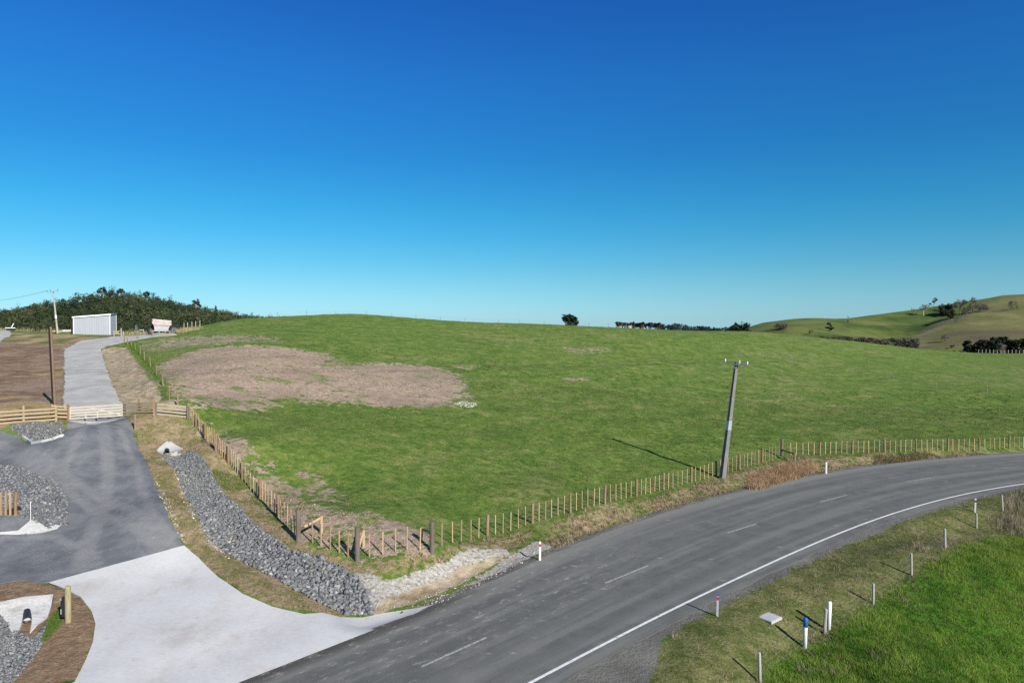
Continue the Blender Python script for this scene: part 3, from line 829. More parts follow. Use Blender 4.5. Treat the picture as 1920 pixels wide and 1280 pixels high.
def apron_material():
    n = NT("broomed_concrete", 0.9, 0.2)
    a = n.noise(0.5, 5, 0.6); b = n.noise(7, 4, 0.7)
    br = n.noise(3, 3, 0.6, n.mapping(n.pos, (1.2, 9, 1), (0, 0, R(38))))
    c = n.ramp(n.math('ADD', n.math('MULTIPLY', a, 0.55), n.math('MULTIPLY', b, 0.45)), [(0.34, (0.444, 0.436, 0.425)), (0.55, (0.517, 0.514, 0.502)), (0.7, (0.554, 0.551, 0.543))])
    c = n.mix(n.math('MULTIPLY', n.step(br, 0.48, 0.70), 0.38), c, (0.370, 0.348, 0.318))
    st = n.math('SUBTRACT', 1.0, n.step(n.voronoi(0.9), 0.02, 0.16))
    c = n.mix(n.math('MULTIPLY', n.math('MULTIPLY', st, n.step(b, 0.45, 0.6)), 0.55), c, (0.222, 0.185, 0.141))
    mud = n.math('MULTIPLY', n.step(n.noise(0.35, 6, 0.72, n.mapping(n.pos, (1, 0.6, 1), (0, 0, 0.7))), 0.50, 0.68), 0.42)
    c = n.mix(mud, c, (0.340, 0.289, 0.229))
    n.bump(b, 0.15, 0.02)
    return n.color(c)
am, _ = sheet("concrete_apron", Z_APRON, 0.04, apron_material(), 0.7, 0.25)
tag(link("concrete_apron", am), "new pale concrete apron joining the drive to the road", kind="structure")

def yard_material():
    n = NT("rolled_gravel", 0.92, 0.15)
    at = n.attr("track")
    fine = n.noise(26, 4, 0.75); mid = n.noise(0.9, 5, 0.65); big = n.noise(0.16, 4, 0.6)
    c = n.ramp(n.math('ADD', n.math('MULTIPLY', fine, 0.5), n.math('MULTIPLY', mid, 0.5)), [(0.32, (0.073, 0.079, 0.086)), (0.5, (0.127, 0.133, 0.142)), (0.68, (0.218, 0.220, 0.220))])
    c = n.mix(n.math('MULTIPLY', n.step(big, 0.45, 0.65), 0.22), c, (0.089, 0.098, 0.111))
    tr = n.step(n.math('ADD', at.outputs["Fac"], n.math('MULTIPLY', n.math('SUBTRACT', n.noise(2.6, 6, 0.75), 0.5), 1.3)), 0.10, 0.85)
    c = n.mix(n.math('MULTIPLY', tr, 0.34), c, n.ramp(fine, [(0.3, (0.193, 0.189, 0.180)), (0.7, (0.344, 0.338, 0.319))]))
    sp = n.math('MULTIPLY', n.math('SUBTRACT', 1.0, n.step(n.voronoi(1.3, n.mapping(n.pos, (1, 1.8, 1))), 0.03, 0.12)), n.step(fine, 0.40, 0.60))
    c = n.mix(n.math('MULTIPLY', sp, 0.75), c, (0.465, 0.461, 0.444))
    lug = n.t.nodes.new("ShaderNodeTexWave"); lug.wave_type = 'BANDS'
    n.L(n.mapping(n.pos, (1, 1, 1), (0, 0, R(-62))), lug.inputs[0]); lug.inputs["Scale"].default_value = 2.4; lug.inputs["Distortion"].default_value = 2.5
    lugm = n.math('MULTIPLY', n.attr("lugs").outputs["Fac"], n.step(lug.outputs[1], 0.55, 0.9))
    c = n.mix(n.math('MULTIPLY', n.math('MULTIPLY', lugm, n.step(fine, 0.42, 0.6)), 0.6), c, (0.304, 0.297, 0.289))
    n.bump(fine, 0.5, 0.03)
    return n.color(c)
def upper_material():
    n = NT("lime_gravel", 0.93, 0.15)
    fine = n.noise(20, 4, 0.75); mid = n.noise(0.6, 5, 0.65)
    c = n.ramp(n.math('ADD', n.math('MULTIPLY', fine, 0.45), n.math('MULTIPLY', mid, 0.55)), [(0.32, (0.256, 0.244, 0.226)), (0.5, (0.372, 0.360, 0.336)), (0.68, (0.512, 0.494, 0.464))])
    st = n.noise(0.5, 4, 0.6, n.mapping(n.pos, (1, 0.12, 1), (0, 0, R(-32))))
    c = n.mix(n.math('MULTIPLY', n.step(st, 0.5, 0.66), 0.4), c, (0.244, 0.238, 0.232))
    n.bump(fine, 0.5, 0.03)
    return n.color(c)
ym, YV = sheet("gravel_yard", Z_YARD, 0.02, yard_material(), 0.4, 0.25, wob=0.12)
tr = np.zeros(len(YV))
for line, w in [([(185,790),(205,880),(190,960),(150,1060)],1.3),([(0,830),(120,890),(230,950),(320,1020)],1.1),([(0,850),(100,900),(190,965),(300,1030)],1.0),([(225,800),(255,870),(285,960),(330,1025)],.8),([(160,800),(120,880),(20,850)],.9),([(0,1010),(100,1005),(180,1040),(190,1065)],.7),([(140,800),(250,800)],2.2)]:
    tr = np.maximum(tr, 0.9 * (1 - sstep(line_d(PW(line), YV[:, 0], YV[:, 1]), w * .08, w * .55)))
at = ym.attributes.new("track", 'FLOAT', 'POINT'); at.data.foreach_set("value", tr.astype(np.float32))
lg = np.zeros(len(YV))
for line, w in [([(70,1015),(80,1050),(105,1085)],.45),([(140,1020),(160,1065)],.6)]:
    lg = np.maximum(lg, 1 - sstep(line_d(PW(line), YV[:, 0], YV[:, 1]), w * .6, w * 1.4))
at = ym.attributes.new("lugs", 'FLOAT', 'POINT'); at.data.foreach_set("value", lg.astype(np.float32))
tag(link("gravel_yard", ym), "dark rolled gravel entrance below the gate", kind="structure")
up_mat = upper_material()
dm, _ = sheet("driveway", Z_DRIVE, 0.02, up_mat, 0.6, 0.25, wob=0.14)
tag(link("driveway", dm), "pale gravel driveway climbing from the gate to the shed", kind="structure")
tm, _ = sheet("track", Z_TRACK, 0.02, up_mat, 1.5, 0.25, wob=0.3)
tag(link("track", tm), "pale gravel track on the hilltop beyond the bare field", kind="structure")

# ------------------------------------------------------------------ timber, paint and metal
M_POST = wood("treated_pine_post", (0.25, 0.148, 0.080), age=0.4)
M_BATTEN = wood("treated_pine_batten", (0.45, 0.305, 0.165), age=0.35)
M_BATTEN_B = wood("redder_pine_batten", (0.36, 0.225, 0.118), age=0.4)
M_STRAINER = wood("dark_strainer_post", (0.135, 0.105, 0.080), (0.20, 0.18, 0.16), 0.5)
M_GREYWOOD = wood("weathered_grey_post", (0.34, 0.31, 0.25), (0.42, 0.41, 0.38), 0.6)
M_RAIL = wood("pine_rail", (0.36, 0.270, 0.155), (0.33, 0.28, 0.21), 0.6)
M_RAILSHADE = wood("shade_toned_pine_rail", (0.36, 0.29, 0.205), (0.33, 0.30, 0.26), 0.6)  # pine rail again, with the shade on that panel put into the colour
M_GATE = wood("pale_gate_timber", (0.54, 0.475, 0.36), (0.48, 0.43, 0.36), 0.5)
M_POLE = wood("brown_timber_pole", (0.20, 0.125, 0.075), (0.22, 0.16, 0.11), 0.4)
M_WIRE = simple("galvanised_wire", (0.24, 0.245, 0.25), 0.55, 0.4, 0.1, metal=0.4)
M_WHITE = simple("white_marker_plastic", (0.80, 0.80, 0.79), 0.5, 0.4, 0.06)
M_RED = simple("red_reflector", (0.42, 0.03, 0.03), 0.4, 0.5, 0.1)
M_BLUE = simple("blue_post_paint", (0.015, 0.10, 0.36), 0.5, 0.4, 0.15)
M_BLACK = simple("black_plastic", (0.018, 0.019, 0.021), 0.5, 0.4, 0.2)
M_CONC = simple("grey_concrete", (0.34, 0.33, 0.31), 0.9, 0.2, 0.2, 4)
def stained():
    n = NT("sprayed_white_concrete", .92, .15); a = n.noise(1.6, 6, .75); b = n.noise(9, 4, .7)
    c = n.ramp(b, [(.3, (.40, .39, .37)), (.7, (.56, .55, .53))])
    c = n.mix(n.math('MULTIPLY', n.step(a, .52, .66), .55), c, (.27, .24, .20)); n.bump(b, .5, .04)
    return n.color(c)
M_WCONC = stained()
M_POLEC = simple("weathered_pole_concrete", (0.165, 0.160, 0.150), 0.85, 0.2, 0.18, 3)
M_STEEL = simple("galvanised_steel", (0.46, 0.49, 0.50), 0.4, 0.5, 0.1, metal=0.5)
M_INS = simple("pale_insulator", (0.66, 0.70, 0.66), 0.35, 0.5, 0.08)
M_DARKSTEEL = simple("dark_crossarm_steel", (0.10, 0.115, 0.13), 0.5, 0.4, 0.15)

# ------------------------------------------------------------------ batten fences
def post_mesh(h, r, mat, name="post", lean=0.0, n=9):
    mb = MB(); lx = lean * math.cos(h * 91); ly = lean * math.sin(h * 77)
    mb.tube([(0, 0, -0.35), (lx * .3, ly * .3, h * .5), (lx, ly, h - 0.02), (lx, ly, h)], [r * 1.03, r, r * 0.98, r * 0.82], n)
    return mb.mesh(name, mat, False)
def batten_mesh(h, mat, seed):
    r_ = random.Random(seed); mb = MB()
    mb.box((r_.uniform(-.012, .012), 0, h / 2 + 0.02), (0.058, 0.045, h), Matrix.Rotation(r_.uniform(-.02, .02), 3, 'Y') @ Matrix.Rotation(r_.uniform(-.02, .02), 3, 'X'))
    return mb.mesh("batten", mat)
BATTENS = [batten_mesh(1.12 + 0.03 * math.sin(i * 2.3), M_BATTEN if i % 3 else M_BATTEN_B, i) for i in range(9)]
POSTS = [post_mesh(1.20 + 0.04 * math.sin(i * 1.9), 0.085 + 0.008 * math.cos(i * 3.1), M_POST, lean=0.03) for i in range(6)]
SMALLPOSTS = [post_mesh(1.12 + 0.05 * math.sin(i * 1.9), 0.062, M_POST, lean=0.05) for i in range(5)]
STRAINERS = [post_mesh(1.52 + 0.03 * i, 0.122, M_STRAINER, n=11) for i in range(3)]

def wires(root, pts, heights, rad=0.0035, base=None):
    for h in heights:
        mb = MB(); P = []
        for a, b in zip(pts[:-1], pts[1:]):
            for t in np.linspace(0, 1, 7)[:-1]:
                x, y = a[0] + (b[0] - a[0]) * t, a[1] + (b[1] - a[1]) * t
                P.append(Vector((x, y, a[2] + (b[2] - a[2]) * t + h)) - base)
        P.append(Vector(pts[-1]) + Vector((0, 0, h)) - base)
        mb.tube(P, rad, 4, cap=False); mb.build("wire", M_WIRE, root)

def batten_fence(name, label, nodes, n_batten, strainers=(), skip_last=False, cat="fence"):
    """nodes: foot points of posts; battens fill each bay"""
    base = Vector(nodes[0])
    root = tag(empty(name, base), label, cat)
    for i, p in enumerate(nodes):
        if skip_last and i == len(nodes) - 1: break
        if i in strainers: o = link("strainer_post", random.choice(STRAINERS), root)
        else: o = link("post", random.choice(POSTS), root)
        o.location = Vector(p) - base; o.rotation_euler = (0, 0, random.uniform(0, 6.28))
    for i, (a, b) in enumerate(zip(nodes[:-1], nodes[1:])):
        nb = n_batten[i] if hasattr(n_batten, '__len__') else n_batten
        ang = math.atan2(b[1] - a[1], b[0] - a[0])
        for k in range(1, nb + 1):
            t = (k + random.uniform(-.06, .06)) / (nb + 1)
            x, y = a[0] + (b[0] - a[0]) * t, a[1] + (b[1] - a[1]) * t
            o = link("batten", random.choice(BATTENS), root)
            o.location = Vector((x, y, H(x, y)[0])) - base
            o.rotation_euler = (random.uniform(-.02, .02), random.uniform(-.02, .02), ang + random.uniform(-.2, .2))
    wires(root, nodes, (0.14, 0.32, 0.52, 0.75, 1.05), base=base)
    return root, base
def stay(root, base, a, b, ha, hb, mat=M_BATTEN):
    """horizontal stay rail from a strainer to a short driven post"""
    A = Vector(a) + Vector((0, 0, ha)) - base; B = Vector(b) + Vector((0, 0, hb)) - base
    mb = MB(); mb.tube([A, B + (B - A).normalized() * 0.08], [0.075, 0.07], 9); mb.build("stay_rail", mat, root)
    o = MB(); o.tube([(0, 0, -.3), (0, 0, hb + 0.06)], [0.085, 0.085], 9)
    s_ = o.build("stay_post", mat, root); s_.location = Vector(b) - base

LEFT_NODES = [g(*p) for p in [(559.5,1013),(520.8,969),(486.6,934),(454.5,899),(428.7,868.6),(405,845.6),(385,821.6),(368,802),(353.5,784)]]
fr, fb = batten_fence("batten_fence", "long brown batten and post fence climbing beside the grey rock ditch to the wooden rails", LEFT_NODES, 5, (0,))
CORNER = [g(559.5,1014), g(670,1050), g(810,1036)]
fr, fb = batten_fence("batten_fence", "short batten fence turning the paddock corner between three thick dark posts", [CORNER[0] + Vector((0.32, -0.03, 0)), CORNER[1], CORNER[2]], [5, 5], (0, 1), skip_last=False)
for o in list(fr.children):
    if o.name.startswith("post") and (o.location - (Vector(CORNER[2]) - fb)).length < .3: bpy.data.objects.remove(o)
    elif o.name.startswith("strainer") and o.location.length < .05: bpy.data.objects.remove(o)
stay(fr, fb, CORNER[0] + Vector((0.3, 0, 0)), g(602.5, 999), 0.72, 0.80)
stay(fr, fb, CORNER[1], g(681.5, 1024), 0.45, 0.72)
stay(fr, fb, CORNER[2] + Vector((0, 0.1, 0)), g(791, 1011), 0.9, 0.55)
ROAD1 = [g(*p) for p in [(810,1036),(913.5,1003),(998,980),(1069.5,960.8),(1134,945),(1193,930),(1244,918),(1296,903.6),(1343,891.5),(1387,878.5),(1429,866.6),(1466,854)]]
fr, fb = batten_fence("batten_fence", "long pale batten fence along the road edge behind the leaning power pole", ROAD1, 5, (0, 11))
ROAD2 = [g(*p) for p in [(1466,854),(1537,852.5),(1598,849.5),(1659,848),(1717.5,845.6),(1777,845),(1836.5,844),(1892,840),(1946,838.5),(2000,837.5)]]
ROAD2[0] = ROAD2[0] + Vector((0.3, 0.02, 0))
fr, fb = batten_fence("batten_fence", "straight batten fence beyond the bend running out past the brown reeds", ROAD2, 5, ())
for o in list(fr.children):
    if o.name.startswith("post") and o.location.length < .05: bpy.data.objects.remove(o)
stay(fr, fb, ROAD1[-1], g(1490, 865), 0.55, 0.68, M_POST)

# ------------------------------------------------------------------ post and wire fences
def wire_fence(name, label, pts, meshes, heights=(0.25, 0.55, 0.9), cat="fence", rad=0.004):
    pts = [Vector(p) for p in pts]; base = pts[0]
    root = tag(empty(name, base), label, cat)
    for i, p in enumerate(pts):
        o = link("post", meshes[i % len(meshes)], root); o.location = p - base
        o.rotation_euler = (random.uniform(-.03, .03), random.uniform(-.03, .03), random.uniform(0, 6))
    if heights: wires(root, pts, heights, rad, base)
    return root
wire_fence("wire_fence", "low orange post and wire fence along the bank above the driveway bend",
           [g(*p) for p in [(333,764),(318,749),(305.5,723),(293,703),(282,688),(271,675.5),(263,665),(254,656.5),(246.7,650),(239,646),(233.6,639.5),(258.7,634),(286,630.5)]], SMALLPOSTS)
M_DULLPOST = wood('dull_grey_post', (0.20, 0.185, 0.14), (0.25, 0.24, 0.21), 0.5)
GREYPOSTS = [post_mesh(1.05 + .06 * math.sin(i * 2.1), 0.048, M_DULLPOST, lean=0.03) for i in range(4)]
MIDP = [g(*p) for p in [(1232,628),(1268,636),(1300,648),(1347,661),(1389,668),(1435.5,674),(1486,681),(1541,689.5),(1605,698.5),(1676,712),(1755,728),(1851,741),(1960,757)]]
wire_fence("wire_fence", "sparse thin post fence crossing the green slope behind the power pole", MIDP, GREYPOSTS)
def crest(px, y_hint):
    """highest visible ground of a pixel column"""
    Ys = np.linspace(120, 240, 300); xs = (px - 960) / F * Ys; zs = H(xs, Ys)
    k = int(np.argmax((zs - CAM_H) / Ys)); return xs[k], Ys[k], zs[k]
cp = []
for px in (520, 575, 630, 688, 735, 780, 826, 872, 935, 975, 1020, 1063, 1104, 1141):
    x, y, z = crest(px, 600); x2, y2 = x * (y + 4) / y, y + 4
    cp.append(Vector((x2, y2, H(x2, y2)[0])))
wire_fence("wire_fence", "far fence of tiny posts along the skyline of the grassy crest", cp, GREYPOSTS, (0.3, 0.6, 0.95), rad=0.006)
rp = []
for px in range(1835, 1960, 7):
    x, y, z = crest(px, 660); rp.append(Vector((x * (y + 2) / y, y + 2, H(x * (y + 2) / y, y + 2)[0])))
wire_fence("wire_fence", "distant row of pale close-set posts in front of the dark trees", rp, [post_mesh(1.25, 0.09, M_GREYWOOD)], (0.4, 0.95), rad=0.006)
k_l = [g(*p) for p in [(367,612.5),(374,611),(381,610),(388,608.5),(394,608),(400,607)]] if G(380,612) is not None else []
wire_fence("wire_fence", "small pale post fence on the mound beside the red and white spreader",
           [Vector(at_depth(px, y, 137)) for px, y in []] or [Vector((x, 136, H(x, 136)[0])) for x in [(px - 960) / F * 136 for px in (345, 352, 360, 367, 375)]], [post_mesh(1.5, 0.07, M_GREYWOOD)], (0.4, 1.0))
# verge fence on the camera's side of the road
VERGE = [g(*p) for p in [(1425,1279),(1546,1188),(1637,1133),(1709,1078),(1772,1028),(1831,990),(1880,958)]]
vm = [post_mesh(1.08, 0.055, M_GREYWOOD, lean=.02), post_mesh(1.05, 0.062, M_GREYWOOD, lean=.05), post_mesh(0.95, 0.055, M_GREYWOOD, lean=.03)]
wire_fence("wire_fence", "weathered grey post fence between the roadside verge and the bright green grass", VERGE, vm, (0.3, 0.6, 0.9), rad=0.0022)
# orange end of a batten fence at the left edge
LP = [g(29, 967) , g(-70, 965)]
fr = tag(empty("batten_fence", LP[0]), "orange batten fence end entering from the left edge beside rocks", "fence")
for x_, kind in ((29,0),(20,1),(11,1),(2,1),(-8,1),(-18,1),(-28,0)):
    p = g(x_, 966.5)
    o = link("post" if kind == 0 else "batten", POSTS[1] if kind == 0 else BATTENS[0 if x_ != 20 else 1], fr)
    o.location = p - LP[0]; o.scale = (1.5, 1.5, 1.12) if kind else (1, 1, 1.05)
wires(fr, [LP[0], LP[1]], (0.2, 0.5, 0.8, 1.1), base=LP[0])

# ------------------------------------------------------------------ rail fences and the gate
def rail_fence(name, label, pts, heights, h, mat, postmat, post_every=2.0, rail=(0.035, 0.15), front=-1):
    pts = [Vector(p) for p in pts]; base = pts[0]
    root = tag(empty(name, base), label, "fence")
    for a, b in zip(pts[:-1], pts[1:]):
        d = b - a; L = d.length; n = max(1, round(L / post_every)); side = Vector((d.y, -d.x, 0)).normalized() * 0.1 * -front
        for k in range(n + 1):
            p = a + d * k / n
            mb = MB(); mb.tube([(0, 0, -.3), (0, 0, h + random.uniform(-.03, .06))], [0.095, 0.088], 9)
            o = mb.build("post", postmat, root); o.location = Vector((p.x, p.y, H(p.x, p.y)[0])) - base
        for z in heights:
            for k in range(0, n, 2):
                e = min(k + 2, n)
                A = a + d * k / n; B = a + d * e / n
                A = Vector((A.x, A.y, H(A.x, A.y)[0] + z + random.uniform(-.02, .02))) + side - base; B = Vector((B.x, B.y, H(B.x, B.y)[0] + z + random.uniform(-.02, .02))) + side - base
                mb = MB(); dd = (B - A); q = dd.normalized()
                up = Vector((0, 0, 1)); sv = q.cross(up).normalized(); w = sv.cross(q)
                Mx = Matrix((sv, w, q)).transposed()
                mb.box((A + B) / 2, (rail[0], rail[1], dd.length + 0.08), Mx); mb.build("rail", mat, root)
    return root
GL, GR = g(131, 788), g(231.5, 781.5)
rail_fence("rail_fence", "pale timber rail fence left of the driveway gate", [g(-260, 806), g(-20, 799), g(105, 789.5)], (0.16, 0.46, 0.76, 1.04), 1.15, M_RAIL, M_RAIL, 2.2)
rail_fence("rail_fence", "short double rail panel with close posts against the left gate post", [g(97, 785), g(127, 786.5)], (0.2, 0.5, 0.8, 1.05), 1.2, M_RAIL, M_POST, 0.8)
rail_fence("rail_fence", "sunlit honey rail panel right of the driveway gate", [g(234, 781), g(289, 780)], (0.14, 0.38, 0.62, 0.86, 1.05), 1.15, M_RAIL, M_POST, 2.2)
rail_fence("rail_fence", "grey shaded rail panel meeting the batten fence corner", [g(292, 779.5), g(352, 785)], (0.14, 0.40, 0.66, 0.92), 1.05, M_RAILSHADE, M_STRAINER, 2.0, front=1)
gd = GR - GL; gl = gd.length; gx_ = gd.normalized()
gr_ = tag(empty("farm_gate", GL, 0), "pale new timber farm gate closed across the driveway", "gate")
def gate_pt(t, z): return gx_ * (gl * t) + Vector((0, 0, z))
sv = Vector((gx_.y, -gx_.x, 0)).normalized()
def gbar(name, a, b, w, h, off=0.0):
    mb = MB(); A, B = a + sv * off, b + sv * off; q = (B - A).normalized()
    u = q.cross(Vector((0, 0, 1))); u = u.normalized() if u.length > .01 else sv
    Mx = Matrix((u, u.cross(q).normalized() * -1, q)).transposed()
    mb.box((A + B) / 2, (w, h, (B - A).length), Mx); return mb.build(name, M_GATE, gr_)
for z in (0.14, 0.36, 0.58, 0.80, 1.02): gbar("rail", gate_pt(0.0, z), gate_pt(1.0, z), 0.03, 0.10)
for t in (0.01, 0.30, 0.52, 0.99): gbar("stile", gate_pt(t, 0.08), gate_pt(t, 1.08 if t in (0.01, 0.99) else 0.62), 0.04, 0.11, 0.035)
gbar("brace", gate_pt(0.3, 1.05), gate_pt(0.99, 0.14), 0.03, 0.11, -0.035)
for t in (-0.02, 1.02):
    mb = MB(); mb.tube([(0, 0, -.4), (0, 0, 1.22)], [0.11, 0.105], 10); o = mb.build("gate_post", M_POST, gr_); o.location = gate_pt(t, 0) + sv * 0.02
p = g(253.5, 806); o = MB().tube([(0, 0, -.3), (0, 0, 1.15), (0.01, 0, 1.18)], [0.075, 0.072, 0.05], 9).build("timber_post", M_POST)
o.location = p; tag(o, "lone short orange post at the gravel edge below the gate", "post")

# ------------------------------------------------------------------ poles
def power_pole(loc, top, r0, r1, mat, arm_dir, arm_len, label, band=None, arm_z=-0.15, ins_at=(-0.95, 0.28, 0.95), square=True, ins_h=0.26, ins_mat=M_INS, arm_mat=M_DARKSTEEL, braces=True, arm_tilt=0.0):
    root = tag(empty("power_pole", loc), label, "power pole")
    T = Vector(top) - Vector(loc); q = T.normalized()
    mb = MB()
    n = 4 if square else 12
    a0 = 0
    pts = [q * -0.4, q * (T.length * 0.5), T]
    if square:
        yaw = Matrix.Rotation(R(27), 3, 'Z'); up = q
        for (za, ra), (zb, rb) in [((-0.4, r0), (T.length, r1))]:
            V = []
            for z, r_ in ((za, ra), (zb, rb)):
                c = q * z
                for sx, sy in ((-1, -.8), (1, -.8), (1, .8), (-1, .8)): V.append(c + yaw @ Vector((sx * r_, sy * r_, 0)))
            mb.add(V, [(0, 1, 5, 4), (1, 2, 6, 5), (2, 3, 7, 6), (3, 0, 4, 7), (4, 5, 6, 7), (3, 2, 1, 0)])
    else: mb.tube(pts, [r0, (r0 + r1) / 2, r1], 12)
    mb.build("pole_shaft", mat, root)
    ad = Vector(arm_dir).normalized(); A = T + q * arm_z
    sd = ad.cross(Vector((0, 0, 1))).normalized() * (r1 + 0.06)
    ad = (ad + Vector((0, 0, arm_tilt))).normalized()
    mb = MB(); e0, e1 = A + sd - ad * arm_len / 2, A + sd + ad * arm_len / 2
    u = ad.cross(Vector((0, 0, 1))).normalized(); w = u.cross(ad)
    mb.box((e0 + e1) / 2, (0.10, 0.12, arm_len), Matrix((u, w, ad)).transposed()); mb.build("crossarm", arm_mat, root)
    tips = []
    for t in ins_at:
        P = A + sd + ad * (t * arm_len / 2) + w * 0.06
        mb = MB(); mb.tube([P, P + Vector((0, 0, ins_h * .35)), P + Vector((0, 0, ins_h * .4)), P + Vector((0, 0, ins_h * .75)), P + Vector((0, 0, ins_h))], [0.03, 0.03, 0.055, 0.06, 0.035], 8)
        mb.build("insulator", ins_mat, root); tips.append(P + Vector((0, 0, ins_h)) + Vector(loc))
    if braces:
        for t in (-0.28, 0.28):
            mb = MB(); mb.tube([A + sd + ad * t, A + sd * .7 - q * 0.42], 0.018, 6); mb.build("brace", M_DARKSTEEL, root)
    if band:
        za, zb = band; mb = MB(); yaw = Matrix.Rotation(R(27), 3, 'Z')
        V = []
        for z in (za, zb):
            r_ = r0 + (r1 - r0) * (z + .4) / (T.length + .4) + 0.008
            for sx, sy in ((-1, -.8), (1, -.8), (1, .8), (-1, .8)): V.append(q * z + yaw @ Vector((sx * r_, sy * r_, 0)))
        mb.add(V, [(0, 1, 5, 4), (1, 2, 6, 5), (2, 3, 7, 6), (3, 0, 4, 7), (4, 5, 6, 7), (3, 2, 1, 0)]); mb.build("marker_band", M_STEEL, root)
    return root, tips
b0 = g(1354.5, 897)
top = at_depth(1381, 679, b0[1] + 0.15)
plen = (Vector(top) - b0).length
pp, tips = power_pole(b0, top, 0.205, 0.115, M_POLEC, (0.97, -0.35, 0), 1.72, "leaning concrete power pole with crossarm beside the road fence", band=(plen * 0.42, plen * 0.50), arm_tilt=-0.11)
# overhead wires from its three insulators out past the left of the view
lp = tag(empty("power_line", tips[0]), "three thin overhead wires running left from the leaning concrete pole", "power line")
for i, t in enumerate(tips):
    E = Vector(at_depth(-330, 686 + i * 4, 56 - i * .4)); mb = MB(); P = []
    for k in range(25):
        s_ = k / 24; P.append(t + (E - t) * s_ - Vector((0, 0, 0.55 * 4 * s_ * (1 - s_))) - tips[0])
    mb.tube(P, 0.008, 4, cap=False); mb.build("wire", M_BLACK, lp)
fb0 = Vector((at_depth(108, 621, 126)[0], 126, 0)); fb0.z = H(fb0.x, fb0.y)[0]
ft = at_depth(99.5, 545.5, 126)
fp, ftips = power_pole(fb0, ft, 0.17, 0.11, M_GREYWOOD, (0.98, -0.2, 0), 2.45, "distant grey timber power pole with crossarm left of the shed", square=False, ins_at=(-0.97, -0.3, 0.97), ins_h=0.3, ins_mat=M_BLACK, arm_mat=M_GREYWOOD, braces=False, arm_tilt=0.09)
mb = MB(); mb.tube([Vector((0, 0, 3.2)) * 1 + (Vector(ft) - fb0) * 0.0, (0, 0, 3.2)], 0.01, 4)
q = (Vector(ft) - fb0); mb = MB(); mb.tube([q * .36, q * .43], [0.165, 0.16], 12); mb.build("marker_band", M_WHITE, fp)
lp2 = tag(empty("power_line", ftips[0]), "faint wires sagging away left from the distant timber pole", "power line")
for i in (0, 1):
    E = Vector(at_depth(-150, 566 + 3 * i, 150)); mb = MB(); mb.tube([(ftips[0] * 0) + (ftips[i] + (E - ftips[i]) * (k / 16) - Vector((0, 0, 1.2 * 4 * (k / 16) * (1 - k / 16)))) - ftips[0] for k in range(17)], 0.012, 4, cap=False); mb.build("wire", M_BLACK, lp2)
# tall bare pole behind the rail fence
tb = g(103.5, 763); tt = Vector(at_depth(95.0, 612.5, tb.y))
mb = MB(); mb.tube([Vector((0, 0, -.5)), (tt - tb) * .5, tt - tb], [0.108, 0.10, 0.088], 8)
o = mb.build("timber_pole", M_POLE); o.location = tb; tag(o, "tall bare brown timber pole without crossarm behind the left rail fence", "pole")
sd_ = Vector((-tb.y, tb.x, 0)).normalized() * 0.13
mb = MB(); mb.bar(sd_ + Vector((0, 0, -.4)), sd_ * .85 + (tt - tb) * .985, 0.06, 0.14); mb.build("shade_strip", M_BLACK, o)  # black strip added down the left side, imitating the pole's shaded face

# ------------------------------------------------------------------ roadside markers
def marker(px, py, h, label, w=0.10, band=True, top_dark=False, lean=(0, 0), round_=False, colour=M_WHITE, cat="marker post", name="marker_post", cap=None, r=0.06):
    p = g(px, py); root = tag(empty(name, p), label, cat)
    mb = MB(); lx, ly = lean
    if round_:
        mb.tube([(0, 0, -.2), (lx * h * .95, ly * h * .95, h * .95), (lx * h, ly * h, h)], [r, r * .97, r * .7], 12); mb.build("shaft", colour, root, True)
        if cap:
            m2 = MB(); m2.tube([(lx * h * .70, ly * h * .70, h * .70), (lx * h * .97, ly * h * .97, h * .97), (lx * h, ly * h, h * 1.012)], [r * 1.05, r * 1.04, r * .7], 12); m2.build("cap", cap, root, True)
    else:
        q = Vector((lx, ly, 1)).normalized(); face = -Vector((p.x, p.y, 0)).normalized(); side = face.cross(q).normalized()
        Mx = Matrix((side, face, q)).transposed()
        mb.box(q * (h / 2 - .1), (w, 0.045, h + .2), Mx); mb.build("shaft", colour, root)
        if band: m2 = MB(); m2.box(q * h * .80, (w + .008, 0.053, h * 0.15), Mx); m2.build("band", M_RED, root)
        if top_dark: m2 = MB(); m2.box(q * h * .955, (w + .008, 0.053, h * 0.09), Mx); m2.build("cap", M_BLUE, root)
    return root
marker(1012.5, 1050, 0.98, "white marker post with red band on the verge below the batten fence", 0.10)
marker(1549.5, 888, 0.98, "plain white marker post on the far verge past the brown reeds", 0.12, band=False)
marker(1345, 1155, 0.95, "shaded pale marker post with maroon band at the near road edge", 0.085, colour=simple("shade_toned_marker_plastic", (0.36, 0.38, 0.42), .6, .3, .1), top_dark=True, lean=(0.02, 0))  # white plastic coloured blue grey to paint in the shadow on its face
marker(1828.5, 960, 0.92, "slim white marker post with maroon band under the bend edge line", 0.09, lean=(0.02, 0))
marker(1553, 1180, 1.18, "thick plain white round post leaning beside a grey fence post", round_=True, r=0.085, lean=(0.045, 0), cat="bollard", name="bollard")
marker(1508.5, 1213, 1.18, "white round post with blue painted top by the green grass", round_=True, r=0.085, cap=M_BLUE, lean=(0.03, 0), cat="bollard", name="bollard")
# survey lid in the verge
p = g(1443, 1159); root = MB(); root.box((0, 0, 0.02), (0.80, 0.66, 0.10)); root.box((0, 0, 0.075), (0.74, 0.60, 0.012))
o = root.build("meter_lid", simple("pale_lid_concrete", (0.40, 0.39, 0.40), 0.85, 0.2, 0.12)); o.location = p; o.rotation_euler = (0, 0, R(38)); tag(o, "flat square grey concrete lid lying in the verge grass", "lid")
